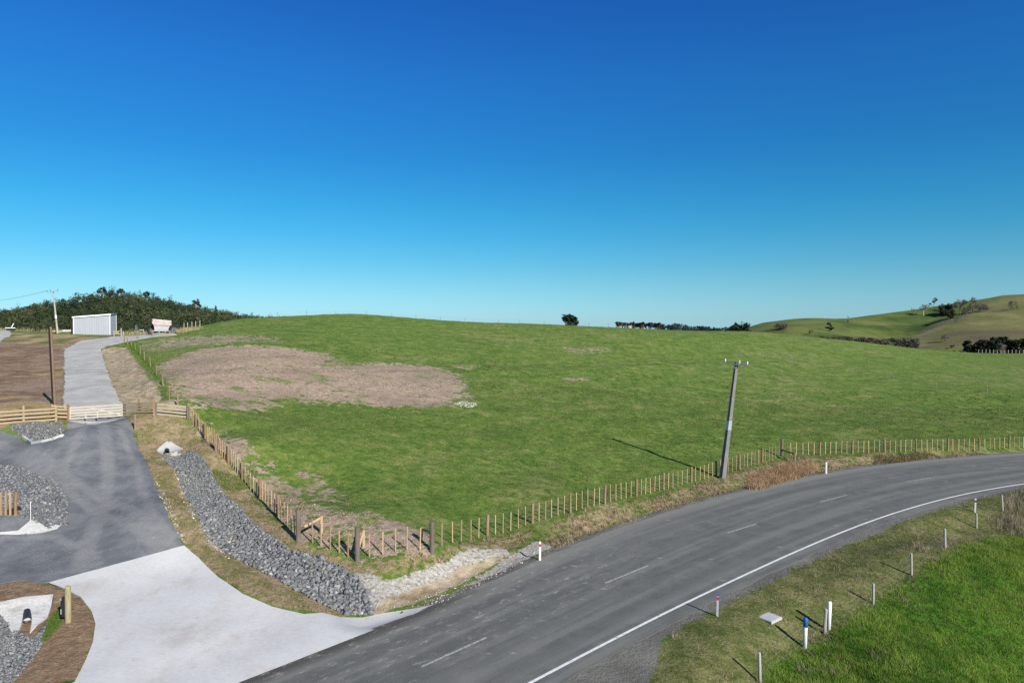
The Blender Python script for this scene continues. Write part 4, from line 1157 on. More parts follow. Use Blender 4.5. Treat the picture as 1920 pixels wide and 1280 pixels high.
# gatepost with black box near the apron
p = g(128, 1166); r2 = tag(empty("timber_post", p), "thick weathered post with black box on the brown mound", "post")
MB().tube([(0, 0, -.3), (0, 0, 1.42), (0.01, 0, 1.47)], [0.115, 0.11, 0.08], 11).build("shaft", wood("olive_post", (0.30, 0.25, 0.14), (0.36, 0.33, 0.25), .4), r2)
MB().box((-0.19, 0.02, 0.62), (0.16, 0.14, 0.78)).build("box", M_BLACK, r2)
MB().box((-0.255, -0.055, 0.95), (0.05, 0.02, 0.09)).box((-0.25, -0.055, 0.45), (0.045, 0.02, 0.2)).build("latch", M_STEEL, r2)

# ------------------------------------------------------------------ rock armour
def rock_material(name, c, spread=0.35):
    n = NT(name, 0.92, 0.2)
    a = n.attr("col"); f = n.noise(9, 4, 0.7, n.pos)
    base = n.mix(0.5, a.outputs["Color"], n.ramp(f, [(0.3, tuple(x * (1 - spread) for x in c)), (0.7, tuple(x * (1 + spread) for x in c))]))
    return n.color(base)
M_ROCK = rock_material("blue_grey_rock", (0.130, 0.136, 0.140))
M_PALE = rock_material("pale_lime_rock", (0.46, 0.44, 0.40), 0.2)
CUBE = np.array([(x, y, z) for x in (-1, 1) for y in (-1, 1) for z in (-1, 1)], float) * .82
CUF = np.array([(0, 1, 3), (0, 3, 2), (4, 6, 7), (4, 7, 5), (0, 4, 5), (0, 5, 1), (2, 3, 7), (2, 7, 6), (0, 2, 6), (0, 6, 4), (1, 5, 7), (1, 7, 3)])
def rocks(name, label, outlines, n, smin, smax, mat, base_col, power=2.0, sink=0.25, jitter=0.5, edge=0.0, pale=0.06, size_fn=None):
    P = []
    for poly, share in outlines:
        poly = np.asarray(poly)[:, :2]; lo, hi = poly.min(0), poly.max(0); k = 0; want = int(n * share)
        while k < want:
            q = rng.uniform(lo, hi, (4000, 2)); q = q[poly_sd(poly, q[:, 0], q[:, 1]) > edge][:want - k]; P.append(q); k += len(q)
    P = np.concatenate(P); m = len(P)
    s = smin + (smax - smin) * rng.random(m) ** power
    if size_fn is not None: s = s * size_fn(P)
    V = CUBE[None] * rng.uniform(.35, 1.15, (m, 8, 3))
    V = V * (rng.uniform(.6, 1.2, (m, 1, 3)) * np.array([1, 1, .8])) * s[:, None, None]
    a = rng.uniform(0, 2 * np.pi, m); b = rng.uniform(-1.2, 1.2, m); c_, s_ = np.cos(a), np.sin(a); cb, sb = np.cos(b), np.sin(b)
    y = V[..., 1] * cb[:, None] - V[..., 2] * sb[:, None]; z = V[..., 1] * sb[:, None] + V[..., 2] * cb[:, None]; x = V[..., 0]
    X = x * c_[:, None] - y * s_[:, None] + P[:, 0:1]; Y = x * s_[:, None] + y * c_[:, None] + P[:, 1:2]
    Z = z + (H(P[:, 0], P[:, 1]) + s * sink)[:, None]
    V = np.stack([X, Y, Z], -1).reshape(-1, 3)
    Fc = (CUF[None] + (np.arange(m) * 8)[:, None, None]).reshape(-1, 3)
    g_ = np.exp(rng.normal(0, .42, (m, 1))); col = np.array(base_col)[None] * g_
    pl = rng.random(m) < pale; col[pl] = np.array([.42, .40, .36]) * rng.uniform(.7, 1.1, (pl.sum(), 1))
    br = rng.random(m) < 0.08; col[br] = col[br] * np.array([1.15, .98, .82])
    me = np_mesh(name, V, Fc, 3, mat, np.repeat(col, 8, 0))
    return tag(link(name, me), label, kind="stuff")
RC = (0.165, 0.167, 0.168)
SW = np.array(SWALE)[:, :2]
rocks("rock_lining", "blue grey rock lining of the ditch running down beside the concrete apron", [(ROCK_A, 1.0)], 14000, 0.04, 0.165, M_ROCK, RC, 2.2, 0.15,
      size_fn=lambda P: 0.6 + 0.5 * sstep(-P[:, 1], -44, -30))
rocks("rock_lining", "grey rock slope behind the orange fence end at the left edge", [(ROCK_B, 1.0)], 3600, 0.04, 0.13, M_ROCK, RC)
rocks("rock_lining", "grey rubble bed under the pale rail fence left of the gate", [(ROCK_C, 1.0)], 1300, 0.04, 0.12, M_ROCK, RC, pale=.12)
rocks("rock_lining", "dark rubble in the ditch at the bottom left corner below the white headwall", [(ROCK_D, 1.0)], 3800, 0.03, 0.09, M_ROCK, RC)
M_CLOD = rock_material("dry_soil_clod", (.24, .185, .135), .25)
dz = [p for p, sft, k_ in ZONES['dirt'][:1]] + [ZONES['dirt'][2][0], ZONES['dirt'][3][0]]
rocks("soil_clods", "dry brown clods and trampled crumbs on the bare ground of the paddock", [(dz[0], .80), (dz[1], .12), (dz[2], .08)], 10000, .015, .065, M_CLOD, (.25, .185, .13), 2.5, .05, pale=.02)
heap = PW([(848,757),(866,753),(884,754),(896,759),(886,764),(866,763)])
rocks("pale_rubble", "small heap of pale stones beside the bare patch", [(heap, 1.0)], 260, 0.03, 0.10, M_PALE, (.42, .40, .36), sink=.15)
bankp = PW([(672,1080),(700,1092),(770,1080),(840,1056),(885,1030),(945,1030),(905,1045),(862,1084),(790,1106),(720,1140),(694,1150)])
foot = PW([(715,1146),(780,1120),(860,1092),(940,1060),(1010,1030),(985,1052),(900,1098),(835,1130),(790,1136)])
rocks("chalk_rubble", "crumbled pale lime scattered on the cut bank and along its foot by the road", [(bankp, .12), (foot, .88)], 460, 0.012, 0.055, M_PALE, (.34, .32, .28), 2.5, .1)
sideA = PW([(318,872),(332,868),(352,900),(362,960),(400,1010),(440,1050),(425,1050),(385,1010),(350,960),(335,905)])
sideB = PW([(286,895),(300,905),(330,975),(350,1020),(338,1010),(318,975),(296,925)])
rocks("pale_rubble", "pale broken lime edging beside the rock ditch and the gravel entrance", [(sideA, .6), (sideB, .4)], 260, 0.015, 0.075, M_PALE, (.40, .38, .34), 2.0, 0)

# ------------------------------------------------------------------ concrete headwalls, pipes and edging
def slab(name, label, pts_h, thick, mat, cat, top_noise=0.05, cells=0.25):
    """draped concrete shape; pts_h = photo pixel and height above the ground there"""
    P = [g(px, py) for px, py, _ in pts_h]; hh = [h for *_, h in pts_h]
    poly = np.array([(p.x, p.y) for p in P]); n = len(P)
    lo, hi = poly.min(0), poly.max(0)
    X, Y = np.meshgrid(np.arange(lo[0], hi[0], cells), np.arange(lo[1], hi[1], cells)); X, Y = X.ravel(), Y.ravel()
    k = poly_sd(poly, X, Y) > cells * .5
    pts = [Vector(p) for p in poly] + [Vector((a, b)) for a, b in zip(X[k], Y[k])]
    v, e, f, *_ = delaunay_2d_cdt(pts, [(i, (i + 1) % n) for i in range(n)], [list(range(n))], 1, 1e-5)
    Q = np.array([(q.x, q.y) for q in v]); D = ((Q[:, None] - poly[None]) ** 2).sum(2); W = 1 / (D + 0.02) ** 1.5
    hgt = (W * np.array(hh)[None]).sum(1) / W.sum(1)
    z = H(Q[:, 0], Q[:, 1]) + hgt + rng.uniform(-top_noise, top_noise, len(Q)) * .5
    o0 = P[0]
    V = [(Q[i, 0] - o0.x, Q[i, 1] - o0.y, z[i] - o0.z) for i in range(len(Q))]
    Fc = []
    for q in f:
        a, b, c = [Vector(V[i]) for i in q]; Fc.append(tuple(q) if (b - a).cross(c - a).z > 0 else tuple(q[::-1]))
    n0 = len(V)
    for i in range(n): V.append(V[i])
    for i in range(n): V.append((V[i][0], V[i][1], V[i][2] - thick))
    for i in range(n): j = (i + 1) % n; Fc.append((n0 + i, n0 + n + i, n0 + n + j, n0 + j))
    mb = MB(); mb.add(V, Fc); o = mb.build(name, mat, None, True); o.location = o0
    return tag(o, label, cat), o0
def pipe_end(px, py, r, name, root, o0, length=0.9, lift=0.12):
    p = g(px, py) + Vector((0, 0, lift)); d = Vector((-p.x, -p.y, 0)).normalized()
    mb = MB(); a = p - d * length; b = p + d * 0.03
    mb.tube([a - o0, b - o0], r, 16, cap=False); mb.tube([b - o0, a - o0], r * .86, 16, cap=False)
    mb.tube([b - d * .45 - o0, b - d * .46 - o0], r * .86, 16)
    mb.ring(b - o0, d, r * .93, r * .09, 16, 6)
    mb.build(name, M_BLACK, root)
hw, o0 = slab("culvert_headwall", "white concrete culvert mouth at the top end of the rock ditch", [(293,845,.05),(303,840,.25),(313,837,.38),(322,837.5,.38),(334,841,.22),(344,843,.08),(339,851,.03),(333,854.5,.0),(318,853,.02),(307,853,.02),(299,849,.02)], .3, M_WCONC, "culvert")
pipe_end(313, 851, 0.165, "pipe", hw, o0)
hw, o0 = slab("culvert_headwall", "cracked white concrete culvert mouth with dark hole at the lower left", [(-40,1143,.1),(0,1138,.22),(45,1130,.28),(100,1124,.25),(96,1140,.12),(88,1160,.06),(70,1172,.05),(56,1187,.02),(60,1168,.10),(56,1162,.16),(46,1163,.16),(42,1168,.10),(31,1190,.02),(24,1192,.02),(14,1170,.05),(0,1150,.08),(-40,1165,.05)], .25, M_WCONC, "culvert")
pipe_end(51, 1167, 0.155, "pipe", hw, o0, 0.9, .13)
sl, o0 = slab("concrete_slab", "smooth white concrete spill slab below the left rock slope", [(-60,1003,.04),(0,999,.05),(34,996,.06),(48,984,.05),(57,976,.05),(68,977,.05),(88,989,.05),(104,985,.04),(114,986,.03),(106,992,.03),(78,999,.03),(40,1003,.03),(-60,1009,.03)], .3, M_WCONC, "slab")
p = g(57.5, 977); o = MB().tube([(0, 0, -.2), (0, 0, 1.05)], 0.013, 6).tube([(0, 0, 1.05), (.05, 0, 1.06)], .012, 6).build("marker_rod", M_WHITE); o.location = p; tag(o, "thin white rod standing on the smooth white spill slab", "rod")
o0 = g(44, 821); mb = MB(); el = [g(*q) for q in [(44,821),(53,827),(61,832),(80,828.5),(100,824),(112,819),(120,817)]]
for a, b in zip(el[:-1], el[1:]): mb.bar(a - o0 + Vector((0, 0, .05)), b - o0 + Vector((0, 0, .05)), 0.16, 0.22)
o = mb.build("concrete_edging", M_WCONC); o.location = o0; tag(o, "thin angled white concrete edging round the rubble bed", "edging")
p = g(22, 963); o = MB().tube([(0, .5, .14), (0, -.15, .12)], .17, 12).ring((0, -.15, .12), (0, 1, 0), .165, .02, 14, 6).build("drain_pipe", M_BLACK); o.location = p; tag(o, "short black drain pipe end at the foot of the orange fence end", "pipe")

# ------------------------------------------------------------------ shed and things at the top of the drive
def corrug(name, c):
    n = NT(name, 0.45, 0.5); n.b.inputs["Metallic"].default_value = 0.25
    f = n.noise(0.9, 4, 0.6, n.mapping(n.local(), (3.2, 3.2, .25)))
    return n.color(n.ramp(f, [(0.3, tuple(x * .92 for x in c)), (0.7, c)]))
M_CLAD = corrug("pale_ribbed_cladding", (0.345, 0.352, 0.385)); M_ROOF = corrug("pale_ribbed_roof", (0.5, 0.52, 0.55))
M_TRIM = simple("white_trim", (0.78, 0.78, 0.77), .5, .4, .05); M_DARK = simple("dark_interior", (0.035, 0.032, 0.03), .9, .1, .2)
SA = Vector((*at_depth(138, 624, 126)[:2], 0)); SB = Vector((*at_depth(206.5, 624, 128.2)[:2], 0)); SC = Vector((*at_depth(218, 623, 134)[:2], 0)); SD = SA + (SC - SB)
for q in (SA, SB, SC, SD): q.z = H(q.x, q.y)[0]
zb = (SA.z + SB.z) / 2 - 0.02
shed = tag(empty("farm_shed", (SA.x, SA.y, zb)), "pale ribbed metal farm shed with sloping roof beside the driveway", "shed")
HA, HB = 3.15, 3.72
HC, HD = HB + .28, HA + .28
def ribwall(name, a, b, ha, hb, mat, pitch=0.38, out=None):
    a2, b2 = Vector((a.x, a.y, 0)), Vector((b.x, b.y, 0)); d = b2 - a2; L = d.length; u = d / L; nrm = Vector((u.y, -u.x, 0)) * 0.035
    prof = []; x = 0
    while x < L:
        for dx, k in ((0, 0), (.62, 0), (.70, 1), (.92, 1), (1.0, 0)):
            if x + dx * pitch <= L: prof.append((x + dx * pitch, k))
        x += pitch
    prof.append((L, 0)); V = []; Fc = []
    for x, k in prof:
        p = a2 + u * x + nrm * .55 * k - Vector((SA.x, SA.y, 0)); h = ha + (hb - ha) * x / L
        V += [(p.x, p.y, -.1), (p.x, p.y, h)]
    for i in range(len(prof) - 1): Fc.append((2 * i, 2 * i + 2, 2 * i + 3, 2 * i + 1))
    mb = MB(); mb.add(V, Fc); return mb.build(name, mat, shed)
ribwall("wall", SA, SB, HA, HB, M_CLAD); ribwall("wall", SB, SC, HB, HC, M_CLAD); ribwall("wall", SC, SD, HC, HD, M_CLAD)
LW = ribwall("wall", SD, SA, HD, HA, M_CLAD)
mb = MB(); e = (SB - SA).normalized() * 0.18; e.z = 0; f_ = (SC - SB).normalized() * 0.2; f_.z = 0
def rel(p, z): return Vector((p.x - SA.x, p.y - SA.y, z))
T4 = [rel(SA, HA + .06) - e - f_, rel(SB, HB + .06) + e - f_, rel(SC, HC + .06) + e + f_, rel(SD, HD + .06) - e + f_]
mb.add([q + Vector((0, 0, .02)) for q in T4] + [q + Vector((0, 0, .09)) for q in T4], [(3, 2, 1, 0), (4, 5, 6, 7), (0, 1, 5, 4), (1, 2, 6, 5), (2, 3, 7, 6), (3, 0, 4, 7)]); mb.build("roof", M_ROOF, shed)
mb = MB(); w_ = Vector((0, 0, .0))
mb.bar(T4[0] - f_ * .2 + Vector((0, 0, .0)), T4[1] - f_ * .2 + Vector((0, 0, .0)), 0.05, 0.22); mb.build("barge_board", M_TRIM, shed)
for c_, h in ((SA, HA), (SB, HB), (SC, HC)):
    mb = MB(); mb.box(rel(c_, h / 2 - .05) - f_ * .2 * (0 if c_ is SC else 1), (.10, .10, h), None); mb.build("corner_trim", M_TRIM, shed)
mb = MB(); mb.box(rel(SA, 1.1) - e * 1.2 + f_ * 2, (.06, .9, 2.2), None); mb.build("side_opening", M_DARK, shed)

def gp(px, Y):
    x = (px - 960) / F * Y; return Vector((x, Y, H(x, Y)[0]))
M_TYRE = simple("black_tyre", (0.022, 0.022, 0.024), .85, .2, .25, 12); M_HUB = simple("grey_hub", (0.075, 0.08, 0.085), .5, .4, .15)
M_FADED = simple("faded_red_paint", (0.52, 0.22, 0.20), .7, .3, .35, 2.5); M_OFFW = simple("chalky_white_paint", (0.40, 0.395, 0.39), .7, .3, .2, 3)
def redwhite():
    n = NT("sunbleached_red_hopper", .7, .3); f = n.noise(1.1, 5, .7)
    return n.color(n.ramp(f, [(.36, (0.46, 0.43, 0.42)), (.52, (0.44, 0.31, 0.30)), (.68, (0.38, 0.20, 0.195))]))
M_HOP = redwhite()
def wheel(root, name, c, axis, Rr, w):
    axis = Vector(axis).normalized(); c = Vector(c)
    mb = MB(); mb.ring(c, axis, Rr - w * .42, w * .44, 30, 10); 
    u = axis.orthogonal().normalized(); v = axis.cross(u)
    for k in range(22):
        a = 2 * math.pi * k / 22; d = u * math.cos(a) + v * math.sin(a); t = axis.cross(d)
        mb.bar(c + d * (Rr - .03) - axis * w * .4 + t * .05, c + d * (Rr - .03) + axis * w * .4 - t * .05, .05, .05)
    o = mb.build(name, M_TYRE, root, False)
    m2 = MB(); m2.tube([c - axis * w * .22, c + axis * w * .2], Rr * .55, 20); m2.tube([c + axis * w * .2, c + axis * w * .36], Rr * .18, 12); m2.tube([c - axis * w * .36, c - axis * w * .22], Rr * .18, 12); m2.build("rim", M_HUB, o)
    return o
# trailed spreader
sp0 = gp(304, 133)
sp = tag(empty("fertiliser_spreader", sp0), "old trailed spreader with faded red and white hopper on big black tyres", "farm spreader")
U = Vector((sp0.y, -sp0.x, 0)).normalized()      # across the view
D = Vector((-sp0.x, -sp0.y, 0)).normalized()     # towards the camera
def L3(u, d, z): return U * u + D * d + Vector((0, 0, z))
def frustum(mb, z0, u0, u1, d0, d1, z1, a0, a1, b0, b1):
    mb.add([L3(u0, d0, z0), L3(u1, d0, z0), L3(u1, d1, z0), L3(u0, d1, z0), L3(a0, b0, z1), L3(a1, b0, z1), L3(a1, b1, z1), L3(a0, b1, z1)],
           [(3, 2, 1, 0), (4, 5, 6, 7), (0, 1, 5, 4), (1, 2, 6, 5), (2, 3, 7, 6), (3, 0, 4, 7)][::1])
mb = MB(); frustum(mb, 0.72, -1.3, 1.25, 0.55, -0.75, 1.70, -1.4, 1.55, 0.75, -0.95); mb.build("lower_bin", M_OFFW, sp)
mb = MB()
V = [L3(-1.72, .9, 2.15), L3(-1.45, .9, 1.72), L3(1.62, .9, 1.66), L3(1.62, .9, 2.46), L3(-1.55, .9, 2.78)]
V2 = [v - D * 2.0 for v in V]; mb.add(V + V2, [(0, 1, 2, 3, 4), (9, 8, 7, 6, 5)] + [(i, i + 5, (i + 1) % 5 + 5, (i + 1) % 5) for i in range(5)]); mb.build("hopper", M_HOP, sp)
mb = MB(); mb.bar(L3(-1.62, .95, 2.82), L3(1.64, .95, 2.50), .08, .10); mb.build("rim_rail", M_TRIM, sp)
mb = MB(); mb.bar(L3(-1.75, .75, .62), L3(1.2, .75, .62), .1, .12); mb.bar(L3(-1.75, -.6, .62), L3(1.2, -.6, .62), .1, .12); mb.bar(L3(-1.6, .8, .62), L3(-1.6, .8, .02), .09, .09); mb.bar(L3(.55, .8, .62), L3(.55, .8, .05), .09, .09); mb.bar(L3(-.5, .8, .62), L3(-.5, .8, .22), .09, .09); mb.bar(L3(-1.6, .8, .1), L3(.5, .8, .1), .08, .08); mb.build("chassis", M_STEEL, sp)
wheel(sp, "tyre", L3(2.05, 0.55, 0.86), D + U * .25, .95, .55); wheel(sp, "tyre", L3(-1.75, -0.75, 0.72), D + U * .25, .86, .5)
mb = MB(); mb.bar(L3(1.35, .9, .05), L3(1.35, .9, .75), .16, .12); mb.build("jack_stand", M_FADED, sp)
# low dark farm vehicle
q0 = gp(255.5, 137)
qd = tag(empty("quad_bike", q0), "small dark quad bike parked between the shed and the spreader", "quad bike")
M_QUAD = simple("dark_quad_plastic", (0.035, 0.037, 0.042), .5, .4, .3); M_SEAT = simple("black_seat", (0.015, 0.015, 0.016), .6, .3, .2)
U, D = Vector((q0.y, -q0.x, 0)).normalized(), Vector((-q0.x, -q0.y, 0)).normalized()
for su in (-.55, .55):
    for sd in (-.65, .65): wheel(qd, "tyre", L3(su, sd, .3), U, .32, .26)
mb = MB(); frustum(mb, .35, -.3, .3, .75, -.75, .85, -.42, .42, .65, -.6); mb.build("body", M_QUAD, qd)
mb = MB(); frustum(mb, .85, -.2, .2, .35, -.5, 1.0, -.16, .16, .3, -.45); mb.build("seat", M_SEAT, qd)
mb = MB(); mb.tube([L3(-.45, -.4, 1.22), L3(-.15, -.5, 1.15), L3(0, -.5, 1.05), L3(.15, -.5, 1.15), L3(.45, -.4, 1.22)], .03, 6); mb.build("handlebar", M_BLACK, qd)
mb = MB(); mb.ring(L3(0, .72, .78), D, .17, .04, 18, 6); mb.build("rear_ring", M_HUB, qd)
for z in (.9, 1.5, 1.72):
    pass
mb = MB(); mb.tube([L3(-.1, .1, .95), L3(-.05, .1, 1.75), L3(.18, .1, 1.78)], .03, 6); mb.tube([L3(.12, .1, 1.0), L3(.16, .1, 1.5)], .03, 6); mb.build("spray_boom", M_STEEL, qd)
for su in (-1, 1):
    mb = MB(); mb.bar(L3(su * .5, .5, .86), L3(su * 1.35, .45, .9), .3, .1); mb.bar(L3(su * 1.3, .45, .9), L3(su * 1.35, .45, .3), .22, .1); mb.build("side_tray", M_QUAD if su < 0 else M_STEEL, qd)
# slatted crate right of the shed
c0 = gp(221, 126.5); U, D = Vector((c0.y, -c0.x, 0)).normalized(), Vector((-c0.x, -c0.y, 0)).normalized()
cr = tag(empty("loading_stand", c0), "rough grey timber loading stand against the right end of the shed", "timber stand")
for u, h in ((-.6, .95), (.55, 1.45)):
    for d in (-.4, .4): mb = MB(); mb.bar(L3(u, d, -.2), L3(u, d, h), .16, .14); mb.build("leg", M_GREYWOOD, cr)
mb = MB(); mb.bar(L3(-.75, 0, .42), L3(.7, 0, .42), .9, .10); mb.build("deck", M_GREYWOOD, cr)
mb = MB(); mb.bar(L3(-.6, -.42, .8), L3(.6, -.42, 1.0), .05, .14); mb.bar(L3(-.1, .1, .5), L3(-.1, .1, .95), .3, .25); mb.build("plank", M_RAIL, cr)
# short posts by the shed
o = MB().box((0, 0, .35), (.16, .16, 1.0)).build("timber_post", M_GREYWOOD); o.location = gp(231.5, 128); tag(o, "stub of grey timber post between the shed and the drive top", "post")
# timber stack beside the far pole
k0 = gp(112, 127.5); U, D = Vector((k0.y, -k0.x, 0)).normalized(), Vector((-k0.x, -k0.y, 0)).normalized()
ts = tag(empty("timber_stack", k0), "low stack of orange and grey timber lengths left of the shed", "timber stack")
for a, b, z, w, m in ((-1.7, .1, .48, .3, M_RAIL), (-1.6, .3, .28, .35, M_BATTEN_B), (-.2, 1.1, .50, .3, M_GREYWOOD), (.4, 2.5, .52, .35, M_TRIM), (-.5, 2.2, .30, .4, M_GREYWOOD)):
    mb = MB(); mb.bar(L3(a, random.uniform(-.2, .2), z), L3(b, random.uniform(-.2, .2), z + random.uniform(-.03, .05)), w, .14); mb.build("plank", m, ts)
for u in (-1.3, 0, 1.5): mb = MB(); mb.bar(L3(u, -.4, .1), L3(u, .4, .1), .2, .22); mb.build("bearer", M_STRAINER, ts)
# white-lidded box on the far track
b0_ = gp(19.5, 134.5); U, D = Vector((b0_.y, -b0_.x, 0)).normalized(), Vector((-b0_.x, -b0_.y, 0)).normalized()
bx = tag(empty("storage_box", b0_), "squat dark box with flat white lid at the far left hilltop", "storage box")
mb = MB(); frustum(mb, -.1, -.55, .55, .5, -.5, .55, -.55, .55, .5, -.5); mb.build("body", M_DARK, bx)
mb = MB(); frustum(mb, .55, -.85, .8, .7, -.7, .66, -.85, .8, .7, -.7); mb.build("lid", M_TRIM, bx)
mb = MB(); mb.bar(L3(.18, 0, .66), L3(.52, 0, 1.5), .12, .10); mb.build("stick", M_TRIM, bx)

# ------------------------------------------------------------------ trough and cattle on the crest
tx, ty, tz = crest(1180, 615)
tr0 = gp(1180, ty - 4)
tro = tag(empty("water_trough", tr0), "pale round concrete water trough in front of the cattle", "trough")
MB().tube([(0, 0, -.1), (0, 0, .62)], [0.7, .72], 24, cap=False).tube([(0, 0, .62), (0, 0, .5), (0, 0, .2)], [.64, .62, .6], 24).ring((0, 0, .62), (0, 0, 1), 0.68, .04, 24, 6).build("basin", simple("pale_trough_concrete", (.30, .30, .285), .9), tro)
MB().tube([(0, 0, .5), (0, 0, .505)], .61, 24).build("water", simple("trough_water", (.02, .03, .035), .1, .5, .1), tro)
def cow_mesh(name, graze, mat, scale=1.0):
    """one continuous body grown on a skeleton of joints"""
    J = {}; E = []
    def j(k, p, r, par=None): J[k] = (p, r, len(J)); E.append((J[par][2], J[k][2])) if par else None
    j('pel', (0, -.62, 1.12), (.30, .32))
    j('bel', (0, -.1, 1.04), (.36, .40), 'pel'); j('rib', (0, .38, 1.05), (.33, .38), 'bel'); j('sho', (0, .72, 1.12), (.26, .32), 'rib')
    if graze: nk, hd, mz = (0, 1.12, .88), (0, 1.36, .46), (0, 1.42, .16)
    else: nk, hd, mz = (0, 1.08, 1.34), (0, 1.34, 1.48), (0, 1.66, 1.28)
    j('nk', nk, (.17, .21), 'sho'); j('hd', hd, (.135, .15), 'nk'); j('mz', mz, (.085, .09), 'hd')
    for s in (-1, 1):
        j('th%d' % s, (s * .20, -.70, .92), (.16, .20), 'pel'); j('st%d' % s, (s * .21, -.60, .66), (.095, .115), 'th%d' % s); j('ho%d' % s, (s * .20, -.80, .46), (.06, .065), 'st%d' % s); j('fe%d' % s, (s * .20, -.74, .05), (.052, .06), 'ho%d' % s)
        j('el%d' % s, (s * .19, .70, .78), (.105, .13), 'sho'); j('kn%d' % s, (s * .19, .74, .42), (.06, .065), 'el%d' % s); j('ff%d' % s, (s * .19, .74, .05), (.052, .06), 'kn%d' % s)
        j('ea%d' % s, (s * .30, hd[1] - .06, hd[2] + .06), (.03, .055), 'hd')
    j('t0', (0, -.98, 1.20), (.045, .05), 'pel'); j('t1', (0, -1.04, .75), (.028, .03), 't0'); j('t2', (0, -1.03, .48), (.04, .045), 't1')
    me = bpy.data.meshes.new(name); me.from_pydata([v[0] for v in J.values()], E, []); me.update()
    o = bpy.data.objects.new(name, me); COL.objects.link(o)
    m = o.modifiers.new("skin", 'SKIN'); m.use_smooth_shade = True
    lay = me.skin_vertices[0].data if me.skin_vertices else None
    if lay is None: raise RuntimeError("no skin layer")
    for i, v in enumerate(J.values()): lay[i].radius = v[1]; lay[i].use_root = (i == 0)
    s2 = o.modifiers.new("sub", 'SUBSURF'); s2.levels = 1; s2.render_levels = 1
    dg = bpy.context.evaluated_depsgraph_get(); dg.update()
    out = bpy.data.meshes.new_from_object(o.evaluated_get(dg)); bpy.data.objects.remove(o)
    out.name = name; out.materials.clear(); out.materials.append(mat)
    for p in out.polygons: p.use_smooth = True; p.material_index = 0
    return out
HIDES = {'black': simple("black_hide", (0.014, 0.012, 0.011), .75, .25, .3), 'brown': simple("dark_brown_hide", (0.026, 0.017, 0.012), .75, .25, .3), 'red': simple("red_brown_hide", (0.055, 0.031, 0.020), .75, .25, .3)}
COWM = {}
def cow(px, Y, heading, hide, label, graze=False, s=1.18):
    k = (hide, graze)
    if k not in COWM: COWM[k] = cow_mesh("cow", graze, HIDES[hide])
    p = gp(px, Y); o = link("cow", COWM[k]); o.location = p - Vector((0, 0, .02)); o.rotation_euler = (0, 0, heading); o.scale = (s, s, s)
    tag(o, label, "cow", "cattle bunched on the hill crest"); return o
def cy(px): return crest(px, 615)[1] + 8.0
cow(1159.5, cy(1159) - 3, R(160), 'red', "reddish cow at the left end of the herd facing the camera", s=1.2)
cow(1165, cy(1165) - 1, R(95), 'brown', "dark brown cow standing side on behind the leftmost cow", s=1.18)
cow(1172, cy(1172) + 1, R(80), 'black', "black cow side on above the round trough", s=1.2)
cow(1179, cy(1179) + 2, R(-85), 'black', "black cow behind the trough with its head to the right", s=1.2)
cow(1187, cy(1187) - 4, R(175), 'red', "red brown cow just right of the trough facing forward", s=1.22)
cow(1193, cy(1193) - 1, R(70), 'brown', "brown cow in the middle of the herd turned left", s=1.2)
cow(1199, cy(1199) - 6, R(-150), 'red', "tallest red brown cow near the middle of the herd", s=1.28)
cow(1205, cy(1205) - 3, R(20), 'brown', "brown cow turned away right of the tallest cow", s=1.2)
cow(1211.5, cy(1211) - 7, R(-100), 'black', "black cow side on left of the gap in the herd", s=1.22)
cow(1217.5, cy(1217) - 8, R(170), 'black', "lone black cow standing in the gap facing the camera", s=1.2)
cow(1225, cy(1225) - 5, R(-75), 'brown', "brown cow side on just right of the gap", s=1.22)
cow(1231, cy(1231) - 8, R(-160), 'red', "red brown cow second from the right end of the herd", s=1.22)
cow(1238, cy(1238) - 7, R(100), 'black', "black cow at the right end of the herd", s=1.22)
cow(1162, cy(1162) + 3, R(-80), 'black', "black cow half hidden behind the two leftmost cows", s=1.2)
cow(1183, cy(1183) + 4, R(85), 'black', "black cow hidden behind the red brown cow by the trough", s=1.2)
cow(1196, cy(1196) + 3, R(-95), 'black', "black cow behind the middle of the herd, head to the right", s=1.22)
cow(1206, cy(1206) + 2, R(95), 'black', "black cow hidden behind the brown cow turned away", s=1.2)
cow(1228, cy(1228) + 2, R(80), 'black', "black cow behind the right group of the herd", s=1.2)
cow(1234.5, cy(1234) + 3, R(-85), 'brown', "dark brown cow hidden behind the two rightmost cows", s=1.2)
for i, px in enumerate((1166, 1174, 1184.5, 1206)):
    q = gp(px, cy(px) - 15); o = link("fence_post", GREYPOSTS[i % 4]); o.location = q; o.scale = (1.3, 1.3, 1.1)
    tag(o, ["grey post before the second cow of the herd", "grey post before the black cow left of the trough", "taller pale post just right of the round trough", "short pale post in front of the right middle cows"][i], "post", "posts among the cattle")

